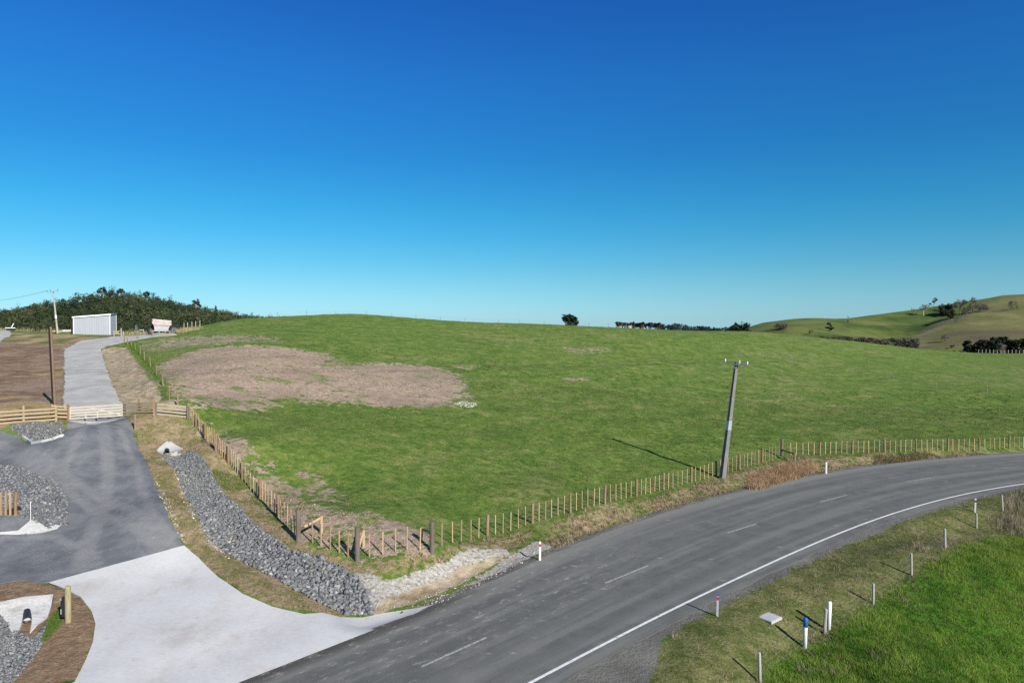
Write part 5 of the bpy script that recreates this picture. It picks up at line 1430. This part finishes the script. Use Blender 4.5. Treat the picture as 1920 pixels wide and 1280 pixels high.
# ------------------------------------------------------------------ grass, reeds and rank growth
def vnoise(x, y, scale, seed=0):
    r_ = np.random.default_rng(seed); T = r_.random((256, 256))
    X = np.asarray(x) / scale + 1000; Y = np.asarray(y) / scale + 1000
    i, j = np.floor(X).astype(int), np.floor(Y).astype(int); u, v = X - i, Y - j; u = u * u * (3 - 2 * u); v = v * v * (3 - 2 * v)
    a = T[i % 256, j % 256]; b = T[(i + 1) % 256, j % 256]; c = T[i % 256, (j + 1) % 256]; d = T[(i + 1) % 256, (j + 1) % 256]
    return (a * (1 - u) + b * u) * (1 - v) + (c * (1 - u) + d * u) * v
def fbm(x, y, scale, seed=0): return (vnoise(x, y, scale, seed) + .5 * vnoise(x, y, scale * .47, seed + 1) + .25 * vnoise(x, y, scale * .21, seed + 2)) / 1.75
def leaf_mat(name, rough=.75, trans=0.25):
    n = NT(name, rough, .12); a = n.attr("col")
    n.L(a.outputs["Color"], n.b.inputs["Base Color"])
    if trans:
        t = n.t.nodes.new("ShaderNodeBsdfTranslucent"); n.L(a.outputs["Color"], t.inputs[0])
        m = n.t.nodes.new("ShaderNodeMixShader"); m.inputs[0].default_value = trans
        n.L(n.b.outputs[0], m.inputs[1]); n.L(t.outputs[0], m.inputs[2]); n.L(m.outputs[0], n.out.inputs[0])
    return n.mat
M_BLADE = leaf_mat("grass_blade"); M_LEAF = leaf_mat("tree_leaf", .8, .15)
def in_view(x, y, z, m=0.06):
    dz = z - CAM_H; cy_, sy_ = math.cos(PITCH), math.sin(PITCH)
    f = y * cy_ - dz * sy_; v = y * sy_ + dz * cy_
    return (f > 5) & (np.abs(x / f) < 0.75 + m) & (v / f > -0.5 - m)
def blades(name, label, P, nb, h, w, col, spread, lean=.6, jit=.2, mat=None):
    """P: tuft feet; h, w, spread, col: one value per tuft"""
    n = len(P); rep = np.repeat(np.arange(n), nb); m = len(rep)
    a = rng.uniform(0, 2 * np.pi, m); rr = np.sqrt(rng.random(m)) * spread[rep]
    x = P[rep, 0] + rr * np.cos(a); y = P[rep, 1] + rr * np.sin(a); z = H(x, y) - .02
    hh = h[rep] * rng.uniform(.55, 1.25, m); ww = w[rep] * rng.uniform(.7, 1.3, m)
    b = rng.uniform(0, 2 * np.pi, m); la = rng.uniform(0, lean, m) * hh
    la_x, la_y = np.cos(b) * la, np.sin(b) * la
    c = rng.uniform(0, np.pi, m); dx, dy = np.cos(c) * ww / 2, np.sin(c) * ww / 2
    V = np.empty((m, 3, 3)); V[:, 0] = np.stack([x - dx, y - dy, z], 1); V[:, 1] = np.stack([x + dx, y + dy, z], 1); V[:, 2] = np.stack([x + la_x, y + la_y, z + hh], 1)
    C = col[rep] * rng.uniform(1 - jit, 1 + jit, (m, 1))
    me = np_mesh(name, V.reshape(-1, 3), np.arange(m * 3).reshape(-1, 3), 3, mat or M_BLADE, np.repeat(C, 3, 0))
    o = link(name, me); return tag(o, label, kind="stuff")
def colmix(a, b, t): return np.array(a)[None] * (1 - t[:, None]) + np.array(b)[None] * t[:, None]

def candidates(n, x0, x1, y0, y1, ypow=1.0):
    x = rng.uniform(x0, x1, n); y = y0 + (y1 - y0) * rng.random(n) ** ypow
    z = H(x, y); k = in_view(x, y, z); return np.stack([x[k], y[k]], 1)
HARDW = [Z_APRON, Z_YARD, Z_DRIVE, ROCK_A, ROCK_B, ROCK_C, ROCK_D]
def on_soil(P, margin=0.05):
    k = np.ones(len(P), bool)
    for hp in HARDW: k &= poly_sd(hp, P[:, 0], P[:, 1]) < -(margin if hp is not Z_APRON else .16)
    o = road_offset(P[:, 0], P[:, 1]); en_, ef_ = road_margins(P[:, 0], P[:, 1]); k &= (o > en_ + 1.1) | (-o > ef_ + .35)
    return k, o

P = candidates(330000, -60, 70, 28, 92, 1.25)
k, o = on_soil(P); P, o = P[k], o[k]
zm = {q: zone_mask(q, P[:, 0], P[:, 1]) for q in ZONES}
pad = (o < -6) & (zm['verge'] < .2) & (zm['dry'] < .25) & (zm['lush'] < .2) & (zm['fallow'] < .3) & (zm['bare'] < .3) & (zm['clay'] < .3) & (zm['chalk'] < .3) & (zm['plateau'] < .3)
Pp = P[pad]; nd = fbm(Pp[:, 0], Pp[:, 1], 1.6, 3); big_ = fbm(Pp[:, 0], Pp[:, 1], 9, 8); dm_ = zm['dirt'][pad]
keep = rng.random(len(Pp)) < (0.35 + .65 * sstep(nd, .3, .6)) * (1 - .86 * sstep(dm_ + (nd - .5) * .5, .3, .6)); Pp, nd, big_, dm_ = Pp[keep], nd[keep], big_[keep], dm_[keep]
t = np.clip(.5 * sstep(nd, .25, .75) + .6 * (big_ - .35) + rng.normal(0, .22, len(Pp)), 0, 1)
c = colmix((.050, .112, .018), (.170, .213, .053), t)
st = rng.random(len(Pp)) < .12 + .25 * dm_ + .12 * sstep(big_, .55, .7); c[st] = np.array([.30, .24, .14]) * rng.uniform(.7, 1.2, (st.sum(), 1))
hgt = .045 + .075 * nd * rng.uniform(.5, 1.5, len(Pp)); far_ = np.clip(Pp[:, 1] / 45, .8, 2)
blades("pasture_grass", "short green pasture grass across the paddock slope", Pp, 4, hgt, .022 * far_, c, .09 * far_, .9, .38)

Q = candidates(26000, -70, 110, 34, 185, 1.0); kq, oq = on_soil(Q); Q = Q[kq & (oq < -6.5)]
zq = {q_: zone_mask(q_, Q[:, 0], Q[:, 1]) for q_ in ('dry', 'dirt', 'fallow', 'bare', 'clay', 'chalk', 'plateau')}
Q = Q[(sum(zq.values()) < .3) & (rng.random(len(Q)) < sstep(fbm(Q[:, 0], Q[:, 1], 5, 77), .35, .65))]
fr_ = np.clip(Q[:, 1] / 60, .7, 2.2); tq = rng.random(len(Q))
cq = colmix((.035, .090, .011), (.130, .185, .036), tq ** 1.6); bq = rng.random(len(Q)) < .12; cq[bq] = np.array([.27, .22, .12])
blades("pasture_clumps", "taller darker grass clumps dotted over the paddock", Q, 16, .07 + .12 * rng.random(len(Q)), .03 * fr_, cq, rng.uniform(.10, .30, len(Q)) * fr_ ** .5, .9, .4)
dry = (zm['dry'] > .25) & (zm['chalk'] < .5) & (zm['clay'] < .5) & (zm['lush'] < .5)
Pd = P[dry]; od = o[dry]
P2 = candidates(150000, -30, 45, 27, 66); k2, o2 = on_soil(P2); P2, o2 = P2[k2], o2[k2]; d2 = zone_mask('dry', P2[:, 0], P2[:, 1]); ch2 = np.maximum(zone_mask('chalk', P2[:, 0], P2[:, 1]), zone_mask('clay', P2[:, 0], P2[:, 1])); k2 = (d2 > .25) & (ch2 < .5) & (o2 < 0)
P3 = candidates(120000, -2, 50, 15, 62); k3, o3 = on_soil(P3); P3, o3 = P3[k3], o3[k3]; d3 = zone_mask('verge', P3[:, 0], P3[:, 1]); l3 = zone_mask('lush', P3[:, 0], P3[:, 1]); k3 = (d3 > .3) & (l3 < .6) & (o3 > 0) & (poly_sd(LAYBY, P3[:, 0], P3[:, 1]) < -.3) & (poly_sd(LAYBY2, P3[:, 0], P3[:, 1]) < -.2)
def verge(Pv, name, label, tan_bias, green, tan, hmax, seed, nb=5, wide=1.0):
    nz = fbm(Pv[:, 0], Pv[:, 1], 1.3, seed); n2 = fbm(Pv[:, 0], Pv[:, 1], .55, seed + 9)
    kk = rng.random(len(Pv)) < .25 + .75 * sstep(n2, .3, .55); Pv, nz, n2 = Pv[kk], nz[kk], n2[kk]
    tn = sstep(nz * .7 + n2 * .3 + rng.normal(0, .07, len(Pv)), .56 - tan_bias, .66 - tan_bias)
    c = colmix(green, tan, tn); c *= rng.uniform(.8, 1.2, (len(Pv), 1))
    gr_ = (rng.random(len(Pv)) < .12); c[gr_] = np.array([.06, .12, .022])
    fl = (rng.random(len(Pv)) < .004); c[fl] = np.array([.55, .48, .04])
    h = .04 + hmax * (.25 + .75 * tn) * rng.uniform(.4, 1.1, len(Pv))
    return blades(name, label, Pv, nb, h, np.full(len(Pv), .022 * wide), c, np.full(len(Pv), .085), 1.0, .2)
verge(P2[k2 & (o2 > -14) & (P2[:, 0] > -5)], "verge_grass", "dry tan grass between the road and the batten fence", .04, (.105, .115, .034), (.33, .245, .165), .26, 21, wide=1.5)
CT = []
VL = np.array([(p.x, p.y) for p in VERGE])
for a_, b_ in zip(VL[:-1], VL[1:]):
    L_ = np.linalg.norm(b_ - a_); n_ = int(L_ * 5)
    CT.append(a_ + (b_ - a_) * rng.random((n_, 1)) + rng.normal(0, .75, (n_, 2)))
CT = np.concatenate(CT); CT = CT[vnoise(CT[:, 0], CT[:, 1], 1.3, 101) > .42]
blades("dead_grass", "dead pinkish tan grass clumps along the grey verge fence", CT, 34, rng.uniform(.10, .30, len(CT)), np.full(len(CT), .018), colmix((.22, .165, .115), (.37, .29, .21), rng.random(len(CT))), rng.uniform(.15, .38, len(CT)), 1.4, .25)
verge(np.concatenate([P2[k2 & ~((o2 > -14) & (P2[:, 0] > -5))], Pd[od < -14][:30000]]), "bank_grass", "thin brown and olive growth beside the rock ditch and left fence", .07, (.115, .112, .042), (.35, .265, .175), .08, 31, wide=1.4)
verge(P3[k3], "roadside_grass", "olive roadside grass on the near verge with dead tan clumps", -.06, (.098, .105, .032), (.31, .245, .155), .17, 41)
P4 = candidates(260000, 5, 60, 12, 46); l4 = zone_mask('lush', P4[:, 0], P4[:, 1]); P4 = P4[l4 > .12 + .55 * rng.random(len(P4))]
n4 = fbm(P4[:, 0], P4[:, 1], 1.5, 51); n5 = fbm(P4[:, 0], P4[:, 1], .5, 52); t4 = np.clip(sstep(.6 * n4 + .4 * n5, .3, .7) + rng.normal(0, .18, len(P4)), 0, 1)
c4 = colmix((.046, .108, .012), (.205, .285, .048), t4); br = rng.random(len(P4)) < .05 + .12 * sstep(n4, .60, .75); c4[br] = np.array([.22, .185, .085]) * rng.uniform(.6, 1.2, (br.sum(), 1))
blades("lush_grass", "lush bright green grass in the lower right corner", P4, 5, .09 + .20 * n4 * rng.uniform(.6, 1.3, len(P4)), np.full(len(P4), .020), c4, np.full(len(P4), .12), 1.1, .22)
print("tufts", len(Pp), k2.sum(), k3.sum(), len(P4))

def in_poly(poly, n, edge=0.0):
    poly = np.asarray(poly)[:, :2]; lo, hi = poly.min(0), poly.max(0); out = []; k_ = 0
    while k_ < n:
        q = rng.uniform(lo, hi, (n * 2, 2)); q = q[poly_sd(poly, q[:, 0], q[:, 1]) > edge]; out.append(q); k_ += len(q)
    return np.concatenate(out)[:n]
REED = PW([(1402,917),(1408,893),(1446,882),(1480,874),(1522,866),(1530,884),(1500,896),(1462,906),(1420,919)])
q = in_poly(REED, 1500); nz = fbm(q[:, 0], q[:, 1], .9, 61); c = colmix((.26, .15, .075), (.46, .33, .20), np.clip(nz + rng.normal(0, .2, len(q)), 0, 1))
blades("dry_reeds", "tall orange brown dead reeds on the verge at the bend", q, 7, .18 + .55 * nz ** 1.5 * rng.uniform(.5, 1.3, len(q)), np.full(len(q), .035), c, np.full(len(q), .28), 1.1, .3)
RANK = PW([(1866,990),(1882,950),(1898,925),(1960,905),(2080,930),(2000,1010),(1920,1012)])
q = in_poly(RANK, 2200); nz = fbm(q[:, 0], q[:, 1], 1.1, 66); c = colmix((.19, .15, .10), (.38, .31, .22), np.clip(nz + rng.normal(0, .2, len(q)), 0, 1)); gg = rng.random(len(q)) < .3; c[gg] = np.array([.07, .10, .03])
blades("rank_grass", "tall brown seeding grass at the right edge beside the road", q, 6, .15 + .65 * nz ** 1.5 * rng.uniform(.4, 1.3, len(q)), np.full(len(q), .022), c, np.full(len(q), .2), .5, .25)
MOUND = PW([(322,622),(336,612),(350,609),(385,609),(385,616),(340,626)]) if G(336, 612) is not None and G(385, 609) is not None else None
if MOUND is not None:
    q = in_poly(np.array([(p[0], min(p[1], 140), p[2]) for p in MOUND]), 500); c = colmix((.30, .24, .12), (.44, .36, .20), rng.random(len(q)))
    blades("rank_grass", "pale dry grass on the mound right of the spreader", q, 6, np.full(len(q), .8), np.full(len(q), .06), c, np.full(len(q), .4), .5, .25)
# weedy clumps and a few bright green ones along the batten fence
FV = PW([(1640,856),(1720,850),(1760,852),(1700,866),(1640,870)])
q = in_poly(FV, 500); nz = fbm(q[:, 0], q[:, 1], 1.2, 71); c = colmix((.15, .095, .06), (.26, .20, .11), nz); gg = rng.random(len(q)) < .35; c[gg] = np.array([.055, .085, .022])
blades("weeds", "low reddish weeds on the far verge past the marker post", q, 7, .08 + .30 * nz ** 1.5, np.full(len(q), .035), c, np.full(len(q), .22), .7, .25)
GV = PW([(70,1205),(82,1180),(100,1150),(112,1140),(120,1158),(108,1178),(88,1200)])
q = in_poly(GV, 420); c = colmix((.05, .12, .015), (.11, .19, .03), rng.random(len(q)))
blades("grass_patch", "small patch of bright green grass at the thick post by the headwall", q, 6, np.full(len(q), .1), np.full(len(q), .02), c, np.full(len(q), .09), 1.0, .25)
GS = PW([(388,888),(400,880),(452,895),(470,915),(440,922),(410,912)])
q = in_poly(GS, 1500); c = colmix((.06, .12, .02), (.14, .20, .04), rng.random(len(q)))
blades("grass_patch", "green grass patch between the rock ditch and the batten fence", q, 6, np.full(len(q), .07), np.full(len(q), .03), c, np.full(len(q), .11), 1.0, .25)
GD = PW([(240,642),(256,640),(275,668),(300,700),(318,735),(308,735),(285,700),(262,672)])
q = in_poly(GD, 1600); c = colmix((.06, .13, .02), (.11, .19, .03), rng.random(len(q)))
blades("grass_patch", "green grass strip under the post fence above the driveway bank", q, 6, np.full(len(q), .12), np.full(len(q), .05), c, np.full(len(q), .2), 1.0, .25)

# ------------------------------------------------------------------ trees
M_BARK = simple("grey_bark", (.16, .13, .10), .9, .1, .3, 3); M_PBARK = simple("pale_bark", (.36, .33, .29), .9, .1, .2, 3)
def leaf_cloud(centres, radii, n_each, size, cols, flat=.7, aspect=1.0):
    """leaf-clump quads through the volume of several clumps"""
    Vs, Cs = [], []
    for ctr, r_, ne, cl_ in zip(centres, radii, n_each, cols):
        d = rng.normal(size=(ne, 3)); d /= np.linalg.norm(d, axis=1)[:, None]
        p = np.array(ctr) + d * (rng.random((ne, 1)) ** .45) * np.array(r_)
        u = rng.normal(size=(ne, 3)); u[:, 2] *= flat; u /= np.linalg.norm(u, axis=1)[:, None]
        v = np.cross(u, rng.normal(size=(ne, 3))); v /= np.linalg.norm(v, axis=1)[:, None]
        s = size * rng.uniform(.5, 1.3, (ne, 1))
        u, v = u * s, v * s * aspect
        Vs.append(np.stack([p - u, p - v * .6, p + u, p + v * .6], 1)); Cs.append(np.repeat(np.array(cl_)[None] * rng.uniform(.75, 1.3, (ne, 1)), 4, 0).reshape(ne, 4, 3))
    V = np.concatenate(Vs).reshape(-1, 3); C = np.concatenate(Cs).reshape(-1, 3)
    return V, np.arange(len(V)).reshape(-1, 4), C
def tree(loc, h, w, label, kind="leafy", col=(.035, .050, .022), name="tree", group=None, lean=(0, 0), trunk_r=None, nclump=14, base=.25, size=None, ncard=46, bark=None, flat=False, cat="tree"):
    loc = Vector(loc); root = tag(empty(name, loc), label, cat, group)
    tr_ = trunk_r or max(.06, h * .03); size = size or w * .075
    bare = kind == "bare"
    mb = MB(); ends = []
    top = Vector((lean[0] * h * .7, lean[1] * h * .7, h * .72))
    mb.tube([(0, 0, -.5), top * .35, top * .7, top], [tr_, tr_ * .8, tr_ * .5, tr_ * .15], 7)
    for k_ in range(nclump):
        t_ = rng.uniform(base, .98); a = rng.uniform(0, 6.283)
        prof = math.sin(math.pi * min(1, max(.08, (t_ - base * .6) / (1.08 - base * .6)))) ** .6 if not flat else (.5 + .5 * t_)
        if kind == "conifer": prof = (1.05 - t_) * 1.1
        rr = w / 2 * prof * rng.uniform(.45, .95)
        c_ = Vector((math.cos(a) * rr + lean[0] * h * t_, math.sin(a) * rr + lean[1] * h * t_, h * t_ * (.97 if not flat else 1)))
        ends.append(c_)
        s0 = top * min(1, max(.15, t_ * .75)); mid = (s0 + c_) / 2 + Vector((0, 0, -h * .02))
        mb.tube([s0, mid, c_], [tr_ * .42, tr_ * .25, tr_ * .08], 5, cap=False)
        if bare:
            for q_ in range(7):
                e_ = c_ + Vector(rng.normal(size=3) * w * .13) + Vector((lean[0], lean[1], .4)) * w * .09
                mb.tube([mid + (c_ - mid) * rng.random(), (c_ + e_) / 2, e_], [tr_ * .22, tr_ * .13, tr_ * .05], 4, cap=False)
    mb.build("trunk", bark or M_BARK, root)
    rad = [np.array([w * .17, w * .17, (w * .12 if not flat else w * .07)]) * rng.uniform(.8, 1.35) for _ in ends]
    cl_ = [np.array(col) * rng.uniform(.6, 1.5) for _ in ends]
    V, Fc, C = leaf_cloud([tuple(e) for e in ends], rad, [ncard if not bare else 70] * len(ends), size if not bare else size * .8, cl_, aspect=1.0 if not bare else .26)
    link("crown", np_mesh("crown", V, Fc, 4, M_LEAF, C), root)
    return root
# the windswept tree on the skyline
x, y, z = crest(1068, 611); q = Vector((x * (y + 8) / y, y + 8, H(x * (y + 8) / y, y + 8)[0]))
tree(q + Vector((.6, 0, -.3)), 3.2, 4.5, "single windswept dark tree on the grassy skyline left of the cattle", col=(.022, .034, .018), lean=(-.12, 0), nclump=30, base=.05, ncard=70)
mb_ = leaf_cloud([(-1.9, 0, 3.25), (-1.3, 0, 2.9), (-2.3, 0, 3.45)], [(.6, .3, .16)] * 3, [40] * 3, .16, [(.022, .034, .018)] * 3)
wt_ = [o for o in bpy.data.objects if o.name == "tree"][-1]
link("windswept_limb", np_mesh("windswept_limb", *mb_[:2], 4, M_LEAF, mb_[2]), wt_)

# the wood on the hill behind the shed: one mass, with its tallest trees as trees
def wood_mass():
    Cn, Rd, Ne, Cl = [], [], [], []
    n = 0
    while n < 5200:
        x_, y_ = rng.uniform(-490, -95), rng.uniform(300, 505)
        px_ = 960 + x_ / y_ * F
        if not (-420 < px_ < 640): continue
        z_ = H(x_, y_)[0]
        if z_ < -7: continue
        n += 1
        s_ = rng.uniform(.65, 1.3) * (1.25 if rng.random() < .08 else 1); h_ = 5.2 * s_; w_ = rng.uniform(1.6, 2.9) * s_
        sp_ = vnoise(x_, y_, 22, 90) * .6 + rng.random() * .4
        if sp_ < .36: c_ = np.array([.030, .044, .024])
        elif sp_ < .60: c_ = np.array([.052, .068, .030])
        elif sp_ < .84: c_ = np.array([.074, .084, .036])
        else: c_ = np.array([.098, .092, .062])
        c_ = c_ * rng.uniform(.8, 1.3)
        for k_ in range(4):
            t_ = rng.uniform(.35, 1.0)
            Cn.append((x_ + rng.normal(0, w_ * .34), y_ + rng.normal(0, w_ * .34), z_ + h_ * t_ - 1)); Rd.append((w_ * .5, w_ * .5, h_ * .16)); Ne.append(17); Cl.append(c_ * rng.uniform(.8, 1.2))
    V, Fc, C = leaf_cloud(Cn, Rd, Ne, .40, Cl)
    return np_mesh("wood", V, Fc, 4, M_LEAF, C)
tag(link("wood", wood_mass()), "dense dark green wood covering the hill behind the shed", kind="stuff")
def ridge_tree(px, top_y, h, w, label, kind, col, Y=440, **kw):
    """a tall tree whose top stands clear above the wood"""
    x_ = (px - 960) / F * Y; zt = CAM_H + (615 - top_y) / F * Y
    zg = H(x_, Y)[0]; hh = max(4.5, zt - zg)
    return tree((x_, Y, zg), hh, w, label, kind, col, group="tall trees standing out of the wood", **kw)
ridge_tree(368, 560, 12, 5.5, "tall tiered tree standing clear above the right shoulder of the wood", "leafy", (.030, .042, .024), base=.55, nclump=16)
ridge_tree(405, 571, 12, 3.2, "narrow pointed tree on the lower right skyline of the wood", "conifer", (.028, .040, .024), base=.45)
ridge_tree(192, 538.5, 14, 6, "broad ragged crown at the very top of the wood", "leafy", (.030, .042, .026), base=.6, Y=455)
ridge_tree(228, 541, 14, 5, "second ragged crown just right of the highest one in the wood", "leafy", (.028, .040, .026), base=.6, Y=455)
ridge_tree(275, 546, 13, 4.5, "crown breaking the skyline right of the summit of the wood", "leafy", (.032, .044, .026), base=.55, Y=455)
ridge_tree(60, 571, 13, 7, "open crowned tree on the left skyline of the wood", "leafy", (.030, .042, .026), base=.5, Y=440)
ridge_tree(88, 566, 13, 4, "upright tree left of the distant pole on the skyline of the wood", "conifer", (.026, .038, .024), base=.4, Y=440)

# far bush behind the cattle, distance haze put into its bluish leaf colour
Cn, Rd, Ne, Cl = [], [], [], []
prof = [(1240,611),(1252,607.5),(1265,606),(1278,608.5),(1290,611.5),(1310,612),(1325,611.5),(1340,615.5),(1350,614),(1362,614)]
for i in range(230):
    px = rng.uniform(1236, 1372); yt = np.interp(px, [p[0] for p in prof], [p[1] for p in prof]); Yd = rng.uniform(560, 620)
    zt = CAM_H + (615 - yt) / F * Yd; zg = -12
    for k_ in range(4):
        t_ = rng.uniform(.35, 1.0); zz = zg + (zt - zg) * t_
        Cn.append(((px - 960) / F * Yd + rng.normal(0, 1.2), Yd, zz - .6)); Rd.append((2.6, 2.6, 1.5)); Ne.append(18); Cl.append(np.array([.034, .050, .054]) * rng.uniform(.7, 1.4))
V, Fc, C = leaf_cloud(Cn, Rd, Ne, .8, Cl)
tag(link("treeline", np_mesh("treeline", V, Fc, 4, M_LEAF, C)), "far blue green bush line beyond the crest right of the cattle", kind="stuff")
xx = (1386 - 960) / F * 470; zt = CAM_H + (615 - 604) / F * 470
tree((xx, 470, -10), zt + 10, 17, "broad dark spreading tree at the right end of the far bush line", col=(.018, .027, .021), base=.45, nclump=30, ncard=80, flat=False, size=.8)
# trees scattered over the right-hand hill
HT = "trees scattered on the far right hill"
def hill_tree(px, by, ty, wpx, label, kind="bare", col=(.10, .085, .075), depth=None, **kw):
    p_ = Vector(at_depth(px, by, depth)) if depth else g(px, by)
    if depth: p_.z = min(p_.z, H(p_.x, p_.y)[0])
    k_ = p_.y / F; return tree(p_, (by - ty) * k_ if not depth else CAM_H + (615 - ty) * k_ - p_.z, wpx * k_, label, kind, col, group=HT, **kw)
hill_tree(1555, 620, 604, 17, "dense brown windswept bush casting a long shadow on the lower slope", "leafy", (.050, .045, .035), lean=(.15, 0), base=.15)
hill_tree(1590, 606, 592, 6, "small reddish tree on the skyline shoulder of the hill", "leafy", (.085, .050, .045), base=.2, nclump=8)
hill_tree(1521, 627, 617, 12, "grey leafless shrub low on the left of the hill", col=(.15, .13, .125))
hill_tree(1466, 617, 607, 26, "wide grey scrub at the far left foot of the hill", col=(.105, .088, .080), nclump=20)
hill_tree(1711, 587, 577, 7, "tiny bare tree left of the pale trunks", col=(.12, .10, .09), nclump=8)
hill_tree(1731, 591, 568, 14, "bare tree with pale trunks standing before the hill skyline", col=(.15, .13, .125), bark=M_PBARK, trunk_r=.5, base=.5)
hill_tree(1742, 577, 568, 7, "small dark leaning tree beside the tall skyline tree", "leafy", (.045, .042, .036), lean=(.3, 0), nclump=8)
hill_tree(1750, 576, 558, 9, "tallest windswept tree breaking the hill skyline", "leafy", (.060, .050, .048), lean=(.28, 0), base=.45, nclump=12)
hill_tree(1774, 591, 573, 26, "dense dark green tree in the middle of the hill grove", "leafy", (.030, .040, .020), base=.1, nclump=20)
hill_tree(1786, 584, 566, 18, "leafless purple grey tree behind the dense grove tree", col=(.115, .092, .092))
hill_tree(1800, 591, 563, 22, "flat topped bare tree in the grove on the hill", col=(.105, .086, .080), flat=True, base=.55)
hill_tree(1824, 586, 557, 14, "tall thin bare tree right of the flat topped one", col=(.12, .10, .095), base=.5)
hill_tree(1838, 585, 567, 22, "low bare tree at the right end of the grove", col=(.115, .095, .090))
hill_tree(1795, 606, 595, 12, "pale bare shrub below the grove near the ridge line", col=(.16, .14, .13), nclump=9)
hill_tree(1900, 581, 565, 18, "solitary bare tree with shadow high on the tan spur", col=(.13, .115, .10))
hill_tree(1771, 641, 626, 14, "small bare tree on the lower tan spur", col=(.12, .095, .095))
hill_tree(1785, 653, 643, 9, "little dark bush at the foot of the tan spur", "leafy", (.035, .035, .024), base=.1, nclump=8)
hill_tree(1764, 582, 569, 12, "small bare tree between the windswept tree and the dense grove tree", col=(.12, .10, .095))
hill_tree(1812, 594, 571, 20, "brown leafless tree in front of the flat topped tree", col=(.10, .082, .075))
hill_tree(1850, 584, 572, 16, "last low bare tree of the grove before the spur line", col=(.12, .10, .09))
hill_tree(1782, 597, 584, 15, "dark shrub below the dense grove tree", "leafy", (.040, .046, .026), base=.1)
for px, ty, w_, kind, col, lab in [(1828, 640, 40, "leafy", (.020, .026, .014), "dark flat crowned tree behind the pale post row"), (1848, 634, 46, "leafy", (.018, .024, .014), "taller dark tree behind the middle of the pale post row"),
                                   (1885, 637, 38, "leafy", (.018, .025, .014), "dark tree between the bare branched tree and the biggest black green tree"), (1862, 644, 40, "leafy", (.024, .028, .016), "low dark bushy tree in front of the grey bare branched tree"), (1868, 640, 30, "bare", (.22, .19, .17), "grey bare branched tree among the dark trees by the post row"), (1905, 632, 48, "leafy", (.016, .023, .013), "biggest black green tree at the right edge behind the post row"),
                                   (1940, 633, 40, "leafy", (.016, .023, .013), "dark tree cut by the right edge of the view"), (1800, 651, 26, "bare", (.14, .115, .10), "low brown leafless tree left of the dark trees")]:
    hill_tree(px, 664, ty, w_, lab, kind, col, depth=rng.uniform(286, 300), flat=(kind == "leafy"), base=.3, nclump=26 if kind == "leafy" else 18, ncard=60)
# dark scrub filling the gully
Cn, Rd, Ne, Cl = [], [], [], []
for i in range(900):
    u = rng.random(); px = 1540 + 180 * u; py = 632 + 8 * u + rng.random() ** .8 * (3 + 14 * u) + 2.5 * math.sin(u * 23) * (.3 + u)
    if vnoise(px, py * 2, 14, 95) < .18: continue
    p_ = G(px, py)
    if p_ is None or p_[1] < 280: p_ = at_depth(px, py, 330)
    h_ = rng.uniform(.4, 1.2 + 2.4 * (u > .82)) * (.5 + vnoise(px, 0, 9, 96)); c_ = [(.045, .040, .030), (.026, .032, .020), (.080, .066, .050), (.13, .105, .080), (.05, .055, .025)][rng.integers(5)]
    w_ = rng.uniform(.7, 2.2)
    Cn.append((p_[0], p_[1], p_[2] + h_ * .4)); Rd.append((w_, w_, h_ * .55)); Ne.append(20); Cl.append(np.array(c_) * rng.uniform(.7, 1.3))
V, Fc, C = leaf_cloud(Cn, Rd, Ne, .42, Cl)
tag(link("gully_scrub", np_mesh("gully_scrub", V, Fc, 4, M_LEAF, C)), "dark brown scrub filling the gully between crest and hill", kind="stuff")
